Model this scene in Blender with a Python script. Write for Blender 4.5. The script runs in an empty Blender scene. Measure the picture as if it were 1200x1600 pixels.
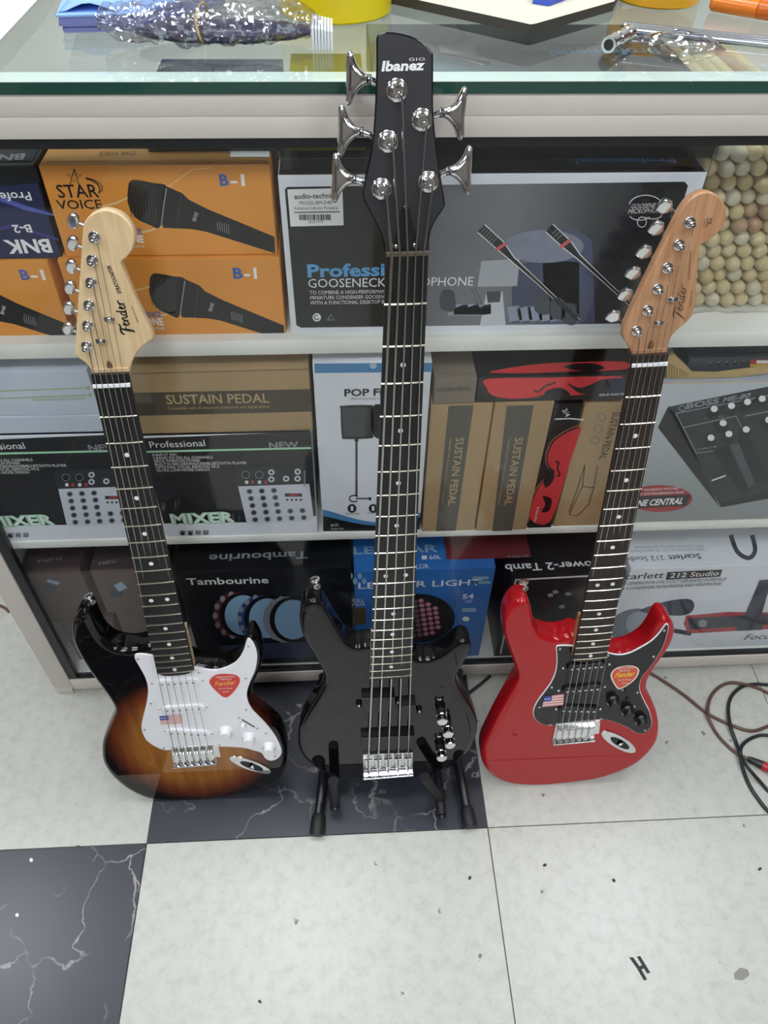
import bpy, bmesh, math, random
from mathutils import Vector, Matrix, noise
from mathutils.geometry import delaunay_2d_cdt

random.seed(7)
scene = bpy.context.scene
COL = scene.collection

# ------------------------------------------------------------------ camera
F_PX, PITCH, YAW, ROLL = 1202.0, 0.8212, 0.0673, 0.0222
CAM = Vector((0.3679, -0.5111, 1.3841))
_f = Vector((math.sin(YAW)*math.cos(PITCH), math.cos(YAW)*math.cos(PITCH), -math.sin(PITCH)))
_r0 = Vector((math.cos(YAW), -math.sin(YAW), 0))
_u0 = _r0.cross(_f)
_r = _r0*math.cos(ROLL) + _u0*math.sin(ROLL)
_u = -_r0*math.sin(ROLL) + _u0*math.cos(ROLL)
cam_data = bpy.data.cameras.new('camera')
cam_data.sensor_fit = 'HORIZONTAL'
cam_data.sensor_width = 36.0
cam_data.lens = 36.0*F_PX/1200.0
cam_data.clip_start = 0.02
cam = bpy.data.objects.new('camera', cam_data)
COL.objects.link(cam)
cam.matrix_world = Matrix(((_r.x, _u.x, -_f.x, CAM.x), (_r.y, _u.y, -_f.y, CAM.y), (_r.z, _u.z, -_f.z, CAM.z), (0, 0, 0, 1)))
scene.camera = cam

# ------------------------------------------------------------------ world, exposure
world = bpy.data.worlds.new('world'); scene.world = world
world.use_nodes = True
world.node_tree.nodes['Background'].inputs[0].default_value = (0.80, 0.88, 1.0, 1)
world.node_tree.nodes['Background'].inputs[1].default_value = 0.25
scene.view_settings.view_transform = 'Standard'
scene.view_settings.look = 'None'
scene.view_settings.gamma = 1.0
scene.view_settings.use_curve_mapping = False
scene.view_settings.exposure = 0.0
LAMP_POWER = 17.0

# ------------------------------------------------------------------ pixel rays (only used to measure where things stand)
def ray(px, py):
    return _f + _r*((px-600)/F_PX) - _u*((py-800)/F_PX)
def at_z(px, py, z):
    d = ray(px, py); return CAM + d*((z-CAM.z)/d.z)
def at_y(px, py, y):
    d = ray(px, py); return CAM + d*((y-CAM.y)/d.y)

class Frame:
    def __init__(s, O, U, V):
        s.O = Vector(O); s.U = Vector(U).normalized(); s.V = Vector(V).normalized(); s.N = s.U.cross(s.V)
    def px(s, x, y, w=0.0):
        d = ray(x, y); o = s.O + s.N*w
        p = CAM + d*((o-CAM).dot(s.N)/d.dot(s.N)) - s.O
        return (p.dot(s.U), p.dot(s.V))
    def W(s, u, v, w=0.0):
        return s.O + s.U*u + s.V*v + s.N*w
    def pw(s, x, y, w=0.0):
        u, v = s.px(x, y, w); return s.W(u, v, w)
    def mat(s):
        U, V, N, O = s.U, s.V, s.N, s.O
        return Matrix(((U.x, V.x, N.x, O.x), (U.y, V.y, N.y, O.y), (U.z, V.z, N.z, O.z), (0, 0, 0, 1)))

# ------------------------------------------------------------------ materials
def lin(c):
    if isinstance(c, str):
        c = c.lstrip('#'); c = [int(c[i:i+2], 16)/255 for i in (0, 2, 4)]
    return tuple((x/12.92 if x <= .04045 else ((x+.055)/1.055)**2.4) for x in c)
MATS = {}
def mat(name, col, rough=.5, metal=0.0, var=.06, scale=30.0, bump=0.0, coat=0.0, spec=None, trans=0.0):
    if name in MATS: return MATS[name]
    m = bpy.data.materials.new(name); m.use_nodes = True
    nt = m.node_tree; b = nt.nodes['Principled BSDF']
    c = lin(col)
    tc = nt.nodes.new('ShaderNodeTexCoord')
    nz = nt.nodes.new('ShaderNodeTexNoise'); nz.inputs['Scale'].default_value = scale; nz.inputs['Detail'].default_value = 3
    nt.links.new(tc.outputs['Object'], nz.inputs['Vector'])
    mx = nt.nodes.new('ShaderNodeMix'); mx.data_type = 'RGBA'
    mx.inputs[6].default_value = (*[x*(1-var) for x in c], 1)
    mx.inputs[7].default_value = (*[min(1, x*(1+var)+var*.01) for x in c], 1)
    nt.links.new(nz.outputs['Fac'], mx.inputs[0])
    nt.links.new(mx.outputs[2], b.inputs['Base Color'])
    b.inputs['Roughness'].default_value = rough
    b.inputs['Metallic'].default_value = metal
    if coat: b.inputs['Coat Weight'].default_value = coat; b.inputs['Coat Roughness'].default_value = .03
    if spec is not None: b.inputs['Specular IOR Level'].default_value = spec
    if trans: b.inputs['Transmission Weight'].default_value = trans
    if bump:
        bp = nt.nodes.new('ShaderNodeBump'); bp.inputs['Strength'].default_value = bump; bp.inputs['Distance'].default_value = .002
        nt.links.new(nz.outputs['Fac'], bp.inputs['Height']); nt.links.new(bp.outputs['Normal'], b.inputs['Normal'])
    MATS[name] = m
    return m

def ramp(nt, stops):
    r = nt.nodes.new('ShaderNodeValToRGB'); e = r.color_ramp.elements
    while len(e) < len(stops): e.new(.5)
    for i, (p, c) in enumerate(stops):
        e[i].position = p; e[i].color = (*lin(c), 1)
    return r

def mat_grad(name, stops, axis, lo, hi, rough=.4):
    """printed colour gradient along one axis of the thing"""
    m = bpy.data.materials.new(name); m.use_nodes = True; nt = m.node_tree; b = nt.nodes['Principled BSDF']
    tc = nt.nodes.new('ShaderNodeTexCoord'); sp = nt.nodes.new('ShaderNodeSeparateXYZ')
    nt.links.new(tc.outputs['Object'], sp.inputs[0])
    mr = nt.nodes.new('ShaderNodeMapRange'); mr.inputs[1].default_value = lo; mr.inputs[2].default_value = hi
    nt.links.new(sp.outputs[axis], mr.inputs[0])
    r = ramp(nt, stops); nt.links.new(mr.outputs[0], r.inputs[0]); nt.links.new(r.outputs[0], b.inputs['Base Color'])
    b.inputs['Roughness'].default_value = rough
    return m

def mat_glass(name, tint=(.985, .992, .99), rough=.01, f0=.04):
    m = bpy.data.materials.new(name); m.use_nodes = True; nt = m.node_tree
    for n in list(nt.nodes): nt.nodes.remove(n)
    out = nt.nodes.new('ShaderNodeOutputMaterial')
    tr = nt.nodes.new('ShaderNodeBsdfTransparent'); tr.inputs[0].default_value = (*tint, 1)
    gl = nt.nodes.new('ShaderNodeBsdfGlossy'); gl.inputs['Roughness'].default_value = rough
    geo = nt.nodes.new('ShaderNodeNewGeometry')
    dt = nt.nodes.new('ShaderNodeVectorMath'); dt.operation = 'DOT_PRODUCT'
    nt.links.new(geo.outputs['Normal'], dt.inputs[0]); nt.links.new(geo.outputs['Incoming'], dt.inputs[1])
    def mth(op, a, bb):
        n = nt.nodes.new('ShaderNodeMath'); n.operation = op
        for i, x in enumerate((a, bb)):
            if x is None: continue
            if isinstance(x, float): n.inputs[i].default_value = x
            else: nt.links.new(x, n.inputs[i])
        return n.outputs[0]
    c = mth('ABSOLUTE', dt.outputs['Value'], None)
    c = mth('SUBTRACT', 1.0, c); c = mth('POWER', c, 5.0); c = mth('MULTIPLY', c, 1-f0); c = mth('ADD', c, f0)
    mx = nt.nodes.new('ShaderNodeMixShader')
    nt.links.new(c, mx.inputs[0]); nt.links.new(tr.outputs[0], mx.inputs[1]); nt.links.new(gl.outputs[0], mx.inputs[2])
    nt.links.new(mx.outputs[0], out.inputs[0])
    return m

def mat_wood(name, c1, c2, rough=.4, stretch=(60, 6, 60), coat=.3, spots=0.0):
    m = bpy.data.materials.new(name); m.use_nodes = True; nt = m.node_tree; b = nt.nodes['Principled BSDF']
    tc = nt.nodes.new('ShaderNodeTexCoord'); mp = nt.nodes.new('ShaderNodeMapping'); mp.inputs['Scale'].default_value = stretch
    nt.links.new(tc.outputs['Object'], mp.inputs[0])
    nz = nt.nodes.new('ShaderNodeTexNoise'); nz.inputs['Scale'].default_value = 2.0; nz.inputs['Detail'].default_value = 6; nz.inputs['Distortion'].default_value = .6
    nt.links.new(mp.outputs[0], nz.inputs['Vector'])
    r = ramp(nt, [(.3, c1), (.7, c2)]); nt.links.new(nz.outputs['Fac'], r.inputs[0]); nt.links.new(r.outputs[0], b.inputs['Base Color'])
    b.inputs['Roughness'].default_value = rough; b.inputs['Coat Weight'].default_value = coat; b.inputs['Coat Roughness'].default_value = .15
    return m

def mat_tile_white():
    m = bpy.data.materials.new('white_tile'); m.use_nodes = True; nt = m.node_tree; b = nt.nodes['Principled BSDF']
    tc = nt.nodes.new('ShaderNodeTexCoord'); geo = nt.nodes.new('ShaderNodeNewGeometry')
    nz = nt.nodes.new('ShaderNodeTexNoise'); nz.inputs['Scale'].default_value = 45; nz.inputs['Detail'].default_value = 9; nz.inputs['Roughness'].default_value = .7
    nt.links.new(geo.outputs['Position'], nz.inputs['Vector'])
    r = ramp(nt, [(.3, '#aeafa6'), (.5, '#bdbeb5'), (.75, '#c5c6bd')]); nt.links.new(nz.outputs['Fac'], r.inputs[0])
    # scattered specks of dirt
    vo = nt.nodes.new('ShaderNodeTexVoronoi'); vo.inputs['Scale'].default_value = 16; vo.inputs['Randomness'].default_value = 1
    nz2 = nt.nodes.new('ShaderNodeTexNoise'); nz2.inputs['Scale'].default_value = 240
    ad = nt.nodes.new('ShaderNodeVectorMath'); ad.operation = 'MULTIPLY_ADD'; ad.inputs[1].default_value = (.012, .012, 0)
    nt.links.new(geo.outputs['Position'], nz2.inputs['Vector'])
    nt.links.new(nz2.outputs['Color'], ad.inputs[0]); nt.links.new(geo.outputs['Position'], ad.inputs[2])
    nt.links.new(ad.outputs[0], vo.inputs['Vector'])
    sp = ramp(nt, [(.05, '#ffffff'), (.07, '#000000')]); nt.links.new(vo.outputs['Distance'], sp.inputs[0])
    mx = nt.nodes.new('ShaderNodeMix'); mx.data_type = 'RGBA'; mx.inputs[7].default_value = (*lin('#6a6660'), 1)
    nt.links.new(sp.outputs[0], mx.inputs[0]); nt.links.new(r.outputs[0], mx.inputs[6]); nt.links.new(mx.outputs[2], b.inputs['Base Color'])
    b.inputs['Roughness'].default_value = .32
    return m

def mat_tile_dark():
    m = bpy.data.materials.new('dark_marble_tile'); m.use_nodes = True; nt = m.node_tree; b = nt.nodes['Principled BSDF']
    geo = nt.nodes.new('ShaderNodeNewGeometry')
    nz = nt.nodes.new('ShaderNodeTexNoise'); nz.inputs['Scale'].default_value = 9; nz.inputs['Detail'].default_value = 6
    nt.links.new(geo.outputs['Position'], nz.inputs['Vector'])
    ad = nt.nodes.new('ShaderNodeVectorMath'); ad.operation = 'MULTIPLY_ADD'; ad.inputs[1].default_value = (.22, .22, 0)
    nt.links.new(nz.outputs['Color'], ad.inputs[0]); nt.links.new(geo.outputs['Position'], ad.inputs[2])
    vo = nt.nodes.new('ShaderNodeTexVoronoi'); vo.feature = 'DISTANCE_TO_EDGE'; vo.inputs['Scale'].default_value = 8
    nt.links.new(ad.outputs[0], vo.inputs['Vector'])
    r = ramp(nt, [(.0, '#ffffff'), (.02, '#000000')]); nt.links.new(vo.outputs['Distance'], r.inputs[0])
    nz3 = nt.nodes.new('ShaderNodeTexNoise'); nz3.inputs['Scale'].default_value = 7; nz3.inputs['Detail'].default_value = 4
    nt.links.new(geo.outputs['Position'], nz3.inputs['Vector'])
    r3 = ramp(nt, [(.43, '#000000'), (.58, '#ffffff')]); nt.links.new(nz3.outputs['Fac'], r3.inputs[0])
    mu = nt.nodes.new('ShaderNodeMath'); mu.operation = 'MULTIPLY'
    nt.links.new(r.outputs[0], mu.inputs[0]); nt.links.new(r3.outputs[0], mu.inputs[1])
    mx = nt.nodes.new('ShaderNodeMix'); mx.data_type = 'RGBA'; mx.inputs[6].default_value = (*lin('#32343d'), 1); mx.inputs[7].default_value = (*lin('#a9a5a0'), 1)
    nt.links.new(mu.outputs[0], mx.inputs[0]); nt.links.new(mx.outputs[2], b.inputs['Base Color'])
    b.inputs['Roughness'].default_value = .3
    return m

def mat_emit(name, col, strength):
    m = bpy.data.materials.new(name); m.use_nodes = True; nt = m.node_tree; b = nt.nodes['Principled BSDF']
    b.inputs['Base Color'].default_value = (.9, .9, .9, 1)
    b.inputs['Emission Color'].default_value = (*lin(col), 1); b.inputs['Emission Strength'].default_value = strength
    return m

CHROME = mat('chrome', '#e4e4e6', .07, 1.0, .02)
STEEL = mat('string_steel', '#c9c9c6', .25, 1.0, .02)
NICKEL = mat('nickel', '#dbd6c6', .22, 1.0, .03)
BLACKGLOSS = mat('black_gloss_lacquer', '#0e0e10', .4, 0, .02, coat=1.0, spec=0.0)
BLACKPLASTIC = mat('black_plastic', '#151518', .3, 0, .05)
BLACKSATIN = mat('black_satin', '#222226', .45, 0, .05)
RUBBER = mat('black_rubber', '#141416', .55, 0, .1)
WHITEPLASTIC = mat('white_plastic', '#f1f1f4', .25, 0, .02)
INK = mat('black_ink', '#151414', .5, 0, .03)
WHITEINK = mat('white_ink', '#eceded', .5, 0, .03)
MAPLE = mat_wood('maple', '#d2b486', '#e4cca2', .35)
ROAST = mat_wood('roasted_maple', '#ab7a55', '#c49872', .4, stretch=(90, 5, 60))
ROSEWOOD = mat_wood('rosewood', '#1c1512', '#33261f', .5, coat=0)
DARKBOARD = mat_wood('dark_fingerboard', '#100f0f', '#1b1a1b', .4, coat=0)
CREAM = mat('cream_metal', '#d6cfc6', .4, 0, .03, 8)
LAMINATE = mat('white_laminate', '#e6e6df', .45, 0, .03, 6)
CARD = mat('brown_card', '#a98e68', .7, 0, .08, 40)
WHITECARD = mat('white_card', '#dfe3ea', .5, 0, .03)

# ------------------------------------------------------------------ mesh builder (world coordinates in, thing-local mesh out)
XF = {}
class MB:
    def __init__(s): s.v = []; s.f = []; s.m = []; s.mats = []
    def mi(s, m):
        if m not in s.mats: s.mats.append(m)
        return s.mats.index(m)
    def add(s, verts, faces, m):
        b = len(s.v); s.v += [Vector(x) for x in verts]; k = s.mi(m)
        for f in faces: s.f.append([b+i for i in f]); s.m.append(k)
    def build(s, name, parent=None, smooth=True, angle=40):
        me = bpy.data.meshes.new(name)
        inv = XF[parent.name].inverted() if parent is not None else None
        if inv is None:
            xs = [p.x for p in s.v]; ys = [p.y for p in s.v]; zs = [p.z for p in s.v]
            o = Vector(((min(xs)+max(xs))/2, (min(ys)+max(ys))/2, min(zs)))
            vs = [p-o for p in s.v]
        else:
            vs = [inv @ p for p in s.v]
        me.from_pydata([tuple(p) for p in vs], [], s.f)
        for m in s.mats: me.materials.append(m)
        me.polygons.foreach_set('material_index', s.m)
        me.polygons.foreach_set('use_smooth', [smooth]*len(me.polygons))
        me.update()
        if smooth: me.set_sharp_from_angle(angle=math.radians(angle))
        ob = bpy.data.objects.new(name, me); COL.objects.link(ob)
        if parent is not None:
            ob.parent = parent; XF[ob.name] = XF[parent.name].copy()
        else:
            ob.location = o; XF[ob.name] = Matrix.Translation(o)
        return ob
    # --- shapes
    def prism(s, fr, uv, w0, w1, m, r0=0.0, r1=0.0, seg=3, side=None, cap1=None):
        """closed outline uv; w0 = front height, w1 = back; r0/r1 = edge rounding front/back"""
        a = sum(uv[i][0]*uv[(i+1) % len(uv)][1]-uv[(i+1) % len(uv)][0]*uv[i][1] for i in range(len(uv)))
        if a < 0: uv = uv[::-1]
        n = len(uv); nor = []
        for i in range(n):
            p, q = uv[i-1], uv[(i+1) % n]
            dx, dy = q[0]-p[0], q[1]-p[1]; l = math.hypot(dx, dy) or 1
            nor.append((dy/l, -dx/l))
        prof = []
        if r0 > 0:
            prof.append((r0*1.25, w0))
            for k in range(seg+1):
                t = math.pi/2*k/seg; prof.append((r0*(1-math.sin(t)), w0-r0*(1-math.cos(t))))
        else: prof.append((0, w0))
        if r1 > 0:
            for k in range(seg+1):
                t = math.pi/2*k/seg; prof.append((r1*(1-math.cos(t)), w1+r1*(1-math.sin(t))))
        else: prof.append((0, w1))
        verts = []
        for ins, w in prof:
            for i in range(n):
                verts.append(fr.W(uv[i][0]-nor[i][0]*ins, uv[i][1]-nor[i][1]*ins, w))
        k = len(prof)
        faces = []
        for j in range(k-1):
            for i in range(n):
                i2 = (i+1) % n
                faces.append([j*n+i, (j+1)*n+i, (j+1)*n+i2, j*n+i2])
        s.add(verts, faces, side or m)
        for ring, flip, mm in ((0, False, m), (k-1, True, cap1 or side or m)):
            ins, w = prof[ring]
            pts = [Vector((uv[i][0]-nor[i][0]*ins, uv[i][1]-nor[i][1]*ins)) for i in range(n)]
            if n <= 12:
                s.add([fr.W(p.x, p.y, w) for p in pts], [list(range(n))[::-1] if flip else list(range(n))], mm)
            else:
                ov, oe, of, _a, _b, _c = delaunay_2d_cdt(pts, [(i, (i+1) % n) for i in range(n)], [], 1, 1e-6)
                fs = []
                for f in of:
                    f = list(f); ar = sum(ov[f[i]].x*ov[f[(i+1) % len(f)]].y-ov[f[(i+1) % len(f)]].x*ov[f[i]].y for i in range(len(f)))
                    if (ar < 0) != flip: f = f[::-1]
                    fs.append(f)
                s.add([fr.W(p.x, p.y, w) for p in ov], fs, mm)
    def flat(s, fr, uv, w, m):
        a = sum(uv[i][0]*uv[(i+1) % len(uv)][1]-uv[(i+1) % len(uv)][0]*uv[i][1] for i in range(len(uv)))
        if a < 0: uv = uv[::-1]
        s.add([fr.W(x, y, w) for x, y in uv], [list(range(len(uv)))], m)
    def tube(s, pts, r, m, n=8, r2=None, closed=False):
        pts = [Vector(p) for p in pts]; k = len(pts); verts = []; faces = []
        up = None
        for i, p in enumerate(pts):
            t = (pts[min(i+1, k-1)]-pts[max(i-1, 0)]).normalized()
            if up is None:
                up = t.orthogonal().normalized()
            up = (up - t*up.dot(t)).normalized(); b = t.cross(up)
            rr = r if r2 is None else r+(r2-r)*i/(k-1)
            for j in range(n):
                a = 2*math.pi*j/n; verts.append(p+(up*math.cos(a)+b*math.sin(a))*rr)
        for i in range(k-1):
            for j in range(n):
                j2 = (j+1) % n; faces.append([i*n+j, i*n+j2, (i+1)*n+j2, (i+1)*n+j])
        faces.append(list(range(n))[::-1]); faces.append([(k-1)*n+j for j in range(n)])
        s.add(verts, faces, m)
    def lathe(s, o, axis, prof, m, n=16, sx=1.0, ref=None):
        """prof = [(radius, height)...] along axis from o"""
        o = Vector(o); ax = Vector(axis).normalized()
        a = Vector(ref) if ref is not None else ax.orthogonal(); a = (a-ax*a.dot(ax)).normalized(); b = ax.cross(a)
        verts = []; faces = []
        for r, h in prof:
            for j in range(n):
                t = 2*math.pi*j/n; verts.append(o+ax*h+(a*math.cos(t)*sx+b*math.sin(t))*r)
        k = len(prof)
        for i in range(k-1):
            for j in range(n):
                j2 = (j+1) % n; faces.append([i*n+j, i*n+j2, (i+1)*n+j2, (i+1)*n+j])
        faces.append(list(range(n))[::-1]); faces.append([(k-1)*n+j for j in range(n)])
        s.add(verts, faces, m)
    def box(s, fr, u0, u1, v0, v1, w0, w1, m, bev=0.0, front=None, top=None):
        """cuboid in frame coordinates; separate materials for front (w1) and top (v1)"""
        bm = bmesh.new()
        c = [bm.verts.new(p) for p in ((u0, v0, w0), (u1, v0, w0), (u1, v1, w0), (u0, v1, w0), (u0, v0, w1), (u1, v0, w1), (u1, v1, w1), (u0, v1, w1))]
        idx = [(3, 2, 1, 0), (4, 5, 6, 7), (0, 1, 5, 4), (1, 2, 6, 5), (2, 3, 7, 6), (3, 0, 4, 7)]
        tags = [0, 1, 0, 0, 2, 0]
        for f, t in zip(idx, tags):
            fc = bm.faces.new([c[i] for i in f]); fc.material_index = t
        if bev > 0:
            bmesh.ops.bevel(bm, geom=bm.edges[:], offset=bev, segments=2, profile=.5, affect='EDGES')
        bm.verts.index_update()
        vs = [fr.W(*v.co) for v in bm.verts]
        for t, mm in ((0, m), (1, front or m), (2, top or m)):
            fs = [[v.index for v in f.verts] for f in bm.faces if f.material_index == t]
            if fs: s.add(vs, fs, mm)
        bm.free()

WORLD = Frame((0, 0, 0), (1, 0, 0), (0, 1, 0))       # u = x, v = y, w = z

def tag(o, label=None, cat=None, group=None, kind=None):
    if label: o['label'] = label
    if cat: o['category'] = cat
    if group: o['group'] = group
    if kind: o['kind'] = kind
    return o
def thing(name, fr, label=None, cat=None, group=None, kind=None):
    o = bpy.data.objects.new(name, None); COL.objects.link(o)
    o.empty_display_size = .03
    o.matrix_world = fr.mat(); XF[o.name] = fr.mat()
    return tag(o, label, cat, group, kind)

def cr(pts, k=5, closed=True):
    """Catmull-Rom through points"""
    out = []; n = len(pts)
    for i in range(n if closed else n-1):
        if closed: p0, p1, p2, p3 = pts[i-1], pts[i], pts[(i+1) % n], pts[(i+2) % n]
        else: p0, p1, p2, p3 = pts[max(i-1, 0)], pts[i], pts[i+1], pts[min(i+2, n-1)]
        for j in range(k):
            t = j/k
            out.append(tuple(.5*((2*b)+(-a+c)*t+(2*a-5*b+4*c-d)*t*t+(-a+3*b-3*c+d)*t**3) for a, b, c, d in zip(p0, p1, p2, p3)))
    if not closed: out.append(tuple(pts[-1]))
    return out
def ell(cx, cy, rx, ry, n=20, rot=0.0):
    c, s_ = math.cos(rot), math.sin(rot)
    return [(cx+rx*math.cos(2*math.pi*i/n)*c-ry*math.sin(2*math.pi*i/n)*s_, cy+rx*math.cos(2*math.pi*i/n)*s_+ry*math.sin(2*math.pi*i/n)*c) for i in range(n)]
def stroke(pts, w):
    """pixel-space polyline of width w -> outline"""
    n = len(pts); L = []; Rr = []
    for i in range(n):
        p, q = pts[max(i-1, 0)], pts[min(i+1, n-1)]
        dx, dy = q[0]-p[0], q[1]-p[1]; l = math.hypot(dx, dy) or 1
        ww = w if not isinstance(w, (list, tuple)) else w[i]
        L.append((pts[i][0]-dy/l*ww/2, pts[i][1]+dx/l*ww/2)); Rr.append((pts[i][0]+dy/l*ww/2, pts[i][1]-dx/l*ww/2))
    return L, Rr

# ------------------------------------------------------------------ lettering
_tc = {}
def text_mesh(body, bold, shear, space):
    key = (body, bold, shear, space)
    if key in _tc: return _tc[key]
    cu = bpy.data.curves.new('lettering', 'FONT'); cu.body = body; cu.size = 1; cu.resolution_u = 2
    cu.offset = bold; cu.shear = shear; cu.space_character = space
    ob = bpy.data.objects.new('lettering', cu)
    me = bpy.data.meshes.new_from_object(ob)
    vs = [(v.co.x, v.co.y) for v in me.vertices]; fs = [list(p.vertices) for p in me.polygons]
    bpy.data.objects.remove(ob); bpy.data.curves.remove(cu); bpy.data.meshes.remove(me)
    _tc[key] = (vs, fs); return _tc[key]
CAP = None
LAYER = 0.0003
class Art:
    """flat print lying on a face of a thing, laid out in that face's own plane"""
    def __init__(s, fr, parent, name, w=0.0): s.fr = fr; s.p = parent; s.n = name; s.w = w; s.mb = MB()
    def lay(s, l): return s.w + LAYER*l
    def poly(s, pts, m, l=1):
        w = s.lay(l); s.mb.flat(s.fr, [s.fr.px(x, y, w) for x, y in pts], w, m); return s
    def rect(s, x0, y0, x1, y1, m, l=1): return s.poly([(x0, y0), (x1, y0), (x1, y1), (x0, y1)], m, l)
    def ell(s, cx, cy, rx, ry, m, l=1, n=18, rot=0): return s.poly(ell(cx, cy, rx, ry, n, rot), m, l)
    def line(s, pts, wd, m, l=1):
        L, R_ = stroke(pts, wd); w = s.lay(l)
        vs = [s.fr.W(*s.fr.px(x, y, w), w) for x, y in L]+[s.fr.W(*s.fr.px(x, y, w), w) for x, y in R_]
        n = len(pts); s.mb.add(vs, [[n+i+1, n+i, i, i+1][::-1] for i in range(n-1)], m); return s
    def ring(s, cx, cy, rx, ry, wd, m, l=1, n=20, a0=0, a1=360):
        pts = [(cx+rx*math.cos(math.radians(a0+(a1-a0)*i/n)), cy+ry*math.sin(math.radians(a0+(a1-a0)*i/n))) for i in range(n+1)]
        return s.line(pts, wd, m, l)
    def text(s, body, a, b, h, m, l=2, bold=.0, shear=0.0, space=1.0, mirror=False):
        """a = left end of baseline, b = right end (photo pixels), h = capital height in pixels"""
        global CAP
        if CAP is None: CAP = max(v[1] for v in text_mesh('H', 0, 0, 1)[0])
        vs, fs = text_mesh(body, bold, shear, space)
        if not vs: return s
        x0 = min(v[0] for v in vs); x1 = max(v[0] for v in vs); w = s.lay(l)
        A = Vector(s.fr.px(*a, w)); B = Vector(s.fr.px(*b, w)); ex = B-A
        dx, dy = b[0]-a[0], b[1]-a[1]; ln = math.hypot(dx, dy)
        T = Vector(s.fr.px(a[0]+dy/ln*h, a[1]-dx/ln*h, w))-A
        ey = Vector((-ex.y, ex.x)).normalized(); hm = abs(T.dot(ey))
        out = []
        for x, y in vs:
            q = A+ex*((x-x0)/(x1-x0))+ey*(y/CAP*hm); out.append(s.fr.W(q.x, q.y, w))
        s.mb.add(out, fs, m); return s
    def done(s, label=None):
        o = s.mb.build(s.n, s.p, smooth=False)
        if label: o['label'] = label
        return o

# ================================================================== THE ROOM
T_W, T_D = mat_tile_white(), mat_tile_dark()
WALLGREY = mat('blotchy_reflection_wall', '#6a645c', .7, 0, .75, 2.2)  # blotchy dark grey on unseen walls, put in to vary the chrome reflections
PLASTER = mat('wall_paint', '#d9d8d3', .7, 0, .03, 5)
mb = MB(); mb.box(WORLD, -2.4, 3.0, -3.6, 1.8, -.06, -.0025, mat('grout', '#5c5850', .8, 0, .2, 80))
floor = tag(mb.build('floor'), 'floor of large white and dark marbled square tiles', kind='structure')
tile_me = {}
for i in range(-4, 5):
    for j in range(-6, 3):
        dark = (i, j) in ((0, 0), (-1, -1)) or (i < -1 and (i+j) % 2 == 0 and j < 1)
        if dark not in tile_me:
            mb = MB(); mb.box(Frame((0, 0, 0), (1, 0, 0), (0, 1, 0)), -.2992, .2992, -.2992, .2992, -.008, 0, T_D if dark else T_W, bev=.0008)
            t = mb.build('tile', floor); tile_me[dark] = t
            t.location = Vector((i*.6+.3, j*.6+.3, 0)); t.matrix_parent_inverse = Matrix.Identity(4)
            # mesh was made floor-local: recentre on the tile
            off = XF[floor.name].translation
            for v in t.data.vertices: v.co += off
            t.location -= off
        else:
            src = tile_me[dark]; t = src.copy(); COL.objects.link(t); t.parent = floor
            t.location = Vector((i*.6+.3, j*.6+.3, 0)) - XF[floor.name].translation
for nm, a in (('wall_back', (-2.4, 3.0, 1.8, 1.9, -.06, 2.8)), ('wall_front', (-2.4, 3.0, -3.7, -3.6, -.06, 2.8)),
              ('wall_left', (-2.5, -2.4, -3.7, 1.9, -.06, 2.8)), ('wall_right', (3.0, 3.1, -3.7, 1.9, -.06, 2.8)),
              ('ceiling', (-2.5, 3.1, -3.7, 1.9, 2.8, 2.9))):
    mb = MB(); mb.box(WORLD, *a, PLASTER if nm in ('ceiling', 'wall_back') else WALLGREY); tag(mb.build(nm), nm.replace('_', ' ')+' of the shop', kind='structure')
LED = mat_emit('led_diffuser', '#f4f8ff', LAMP_POWER)
for x, y in ((.1, .55), (1.6, .55), (-1.4, .55), (.1, -1.1), (1.6, -1.1), (-1.4, -1.1), (.1, -2.7), (1.6, -2.7)):
    t = thing('ceiling_light', Frame((x, y, 2.76), (1, 0, 0), (0, 1, 0)), 'square LED ceiling panel, '+('left', 'middle', 'right')[1 if abs(x-.1) < .01 else (2 if x > 1 else 0)]+' one of the row '+('above the counter' if y > 0 else 'over the shop floor' if y > -2 else 'along the far wall behind the viewer'), 'ceiling light', 'LED panels on the ceiling')
    fr = Frame((x, y, 2.76), (1, 0, 0), (0, 1, 0))
    mb = MB(); mb.box(fr, -.32, .32, -.32, .32, .012, .0395, WHITEPLASTIC, bev=.004); mb.build('housing', t)
    mb = MB(); mb.box(fr, -.3, .3, -.3, .3, .004, .0115, LED, bev=.002); mb.build('diffuser', t)

# ================================================================== THE DISPLAY COUNTER
YC = .301
XL, XR, YB = -.2234, 1.9, .92
SH1, SH2, BASE = .818, .446, .055
GLASS = mat_glass('clear_glass', f0=.022)
GLASS_TOP = mat_glass('counter_glass', (.95, .985, .975), .015)
GLASS_EDGE = mat('glass_edge_green', '#1f4a40', .12, 0, .15, 12, coat=.5)
BLACKSEAL = mat('black_seal', '#17171a', .5)
ctr = thing('display_counter', Frame((.84, .6, 0), (1, 0, 0), (0, 1, 0)), 'long cream metal framed glass display counter filled with boxed goods', 'display case')
def cbox(name, *a, m=CREAM, bev=.0015, **k):
    mb = MB(); mb.box(WORLD, *a, m, bev=bev, **k); return mb.build(name, ctr)
for x in (XL, XR-.037):
    for y in (YC, YB-.037):
        cbox('corner_post', x, x+.037, y, y+.037, .022, 1.0695)
        cbox('foot', x, x+.033, y+.001, y+.036, 0, .0215)
mb = MB(); mb.box(WORLD, XL, XR, YC, YC+.036, 1.070, 1.0907, CREAM, bev=.0004); mb.box(WORLD, XL, XR, YC, YC+.036, 1.0908, 1.1118, CREAM, bev=.001); mb.build('top_rail', ctr)
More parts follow.
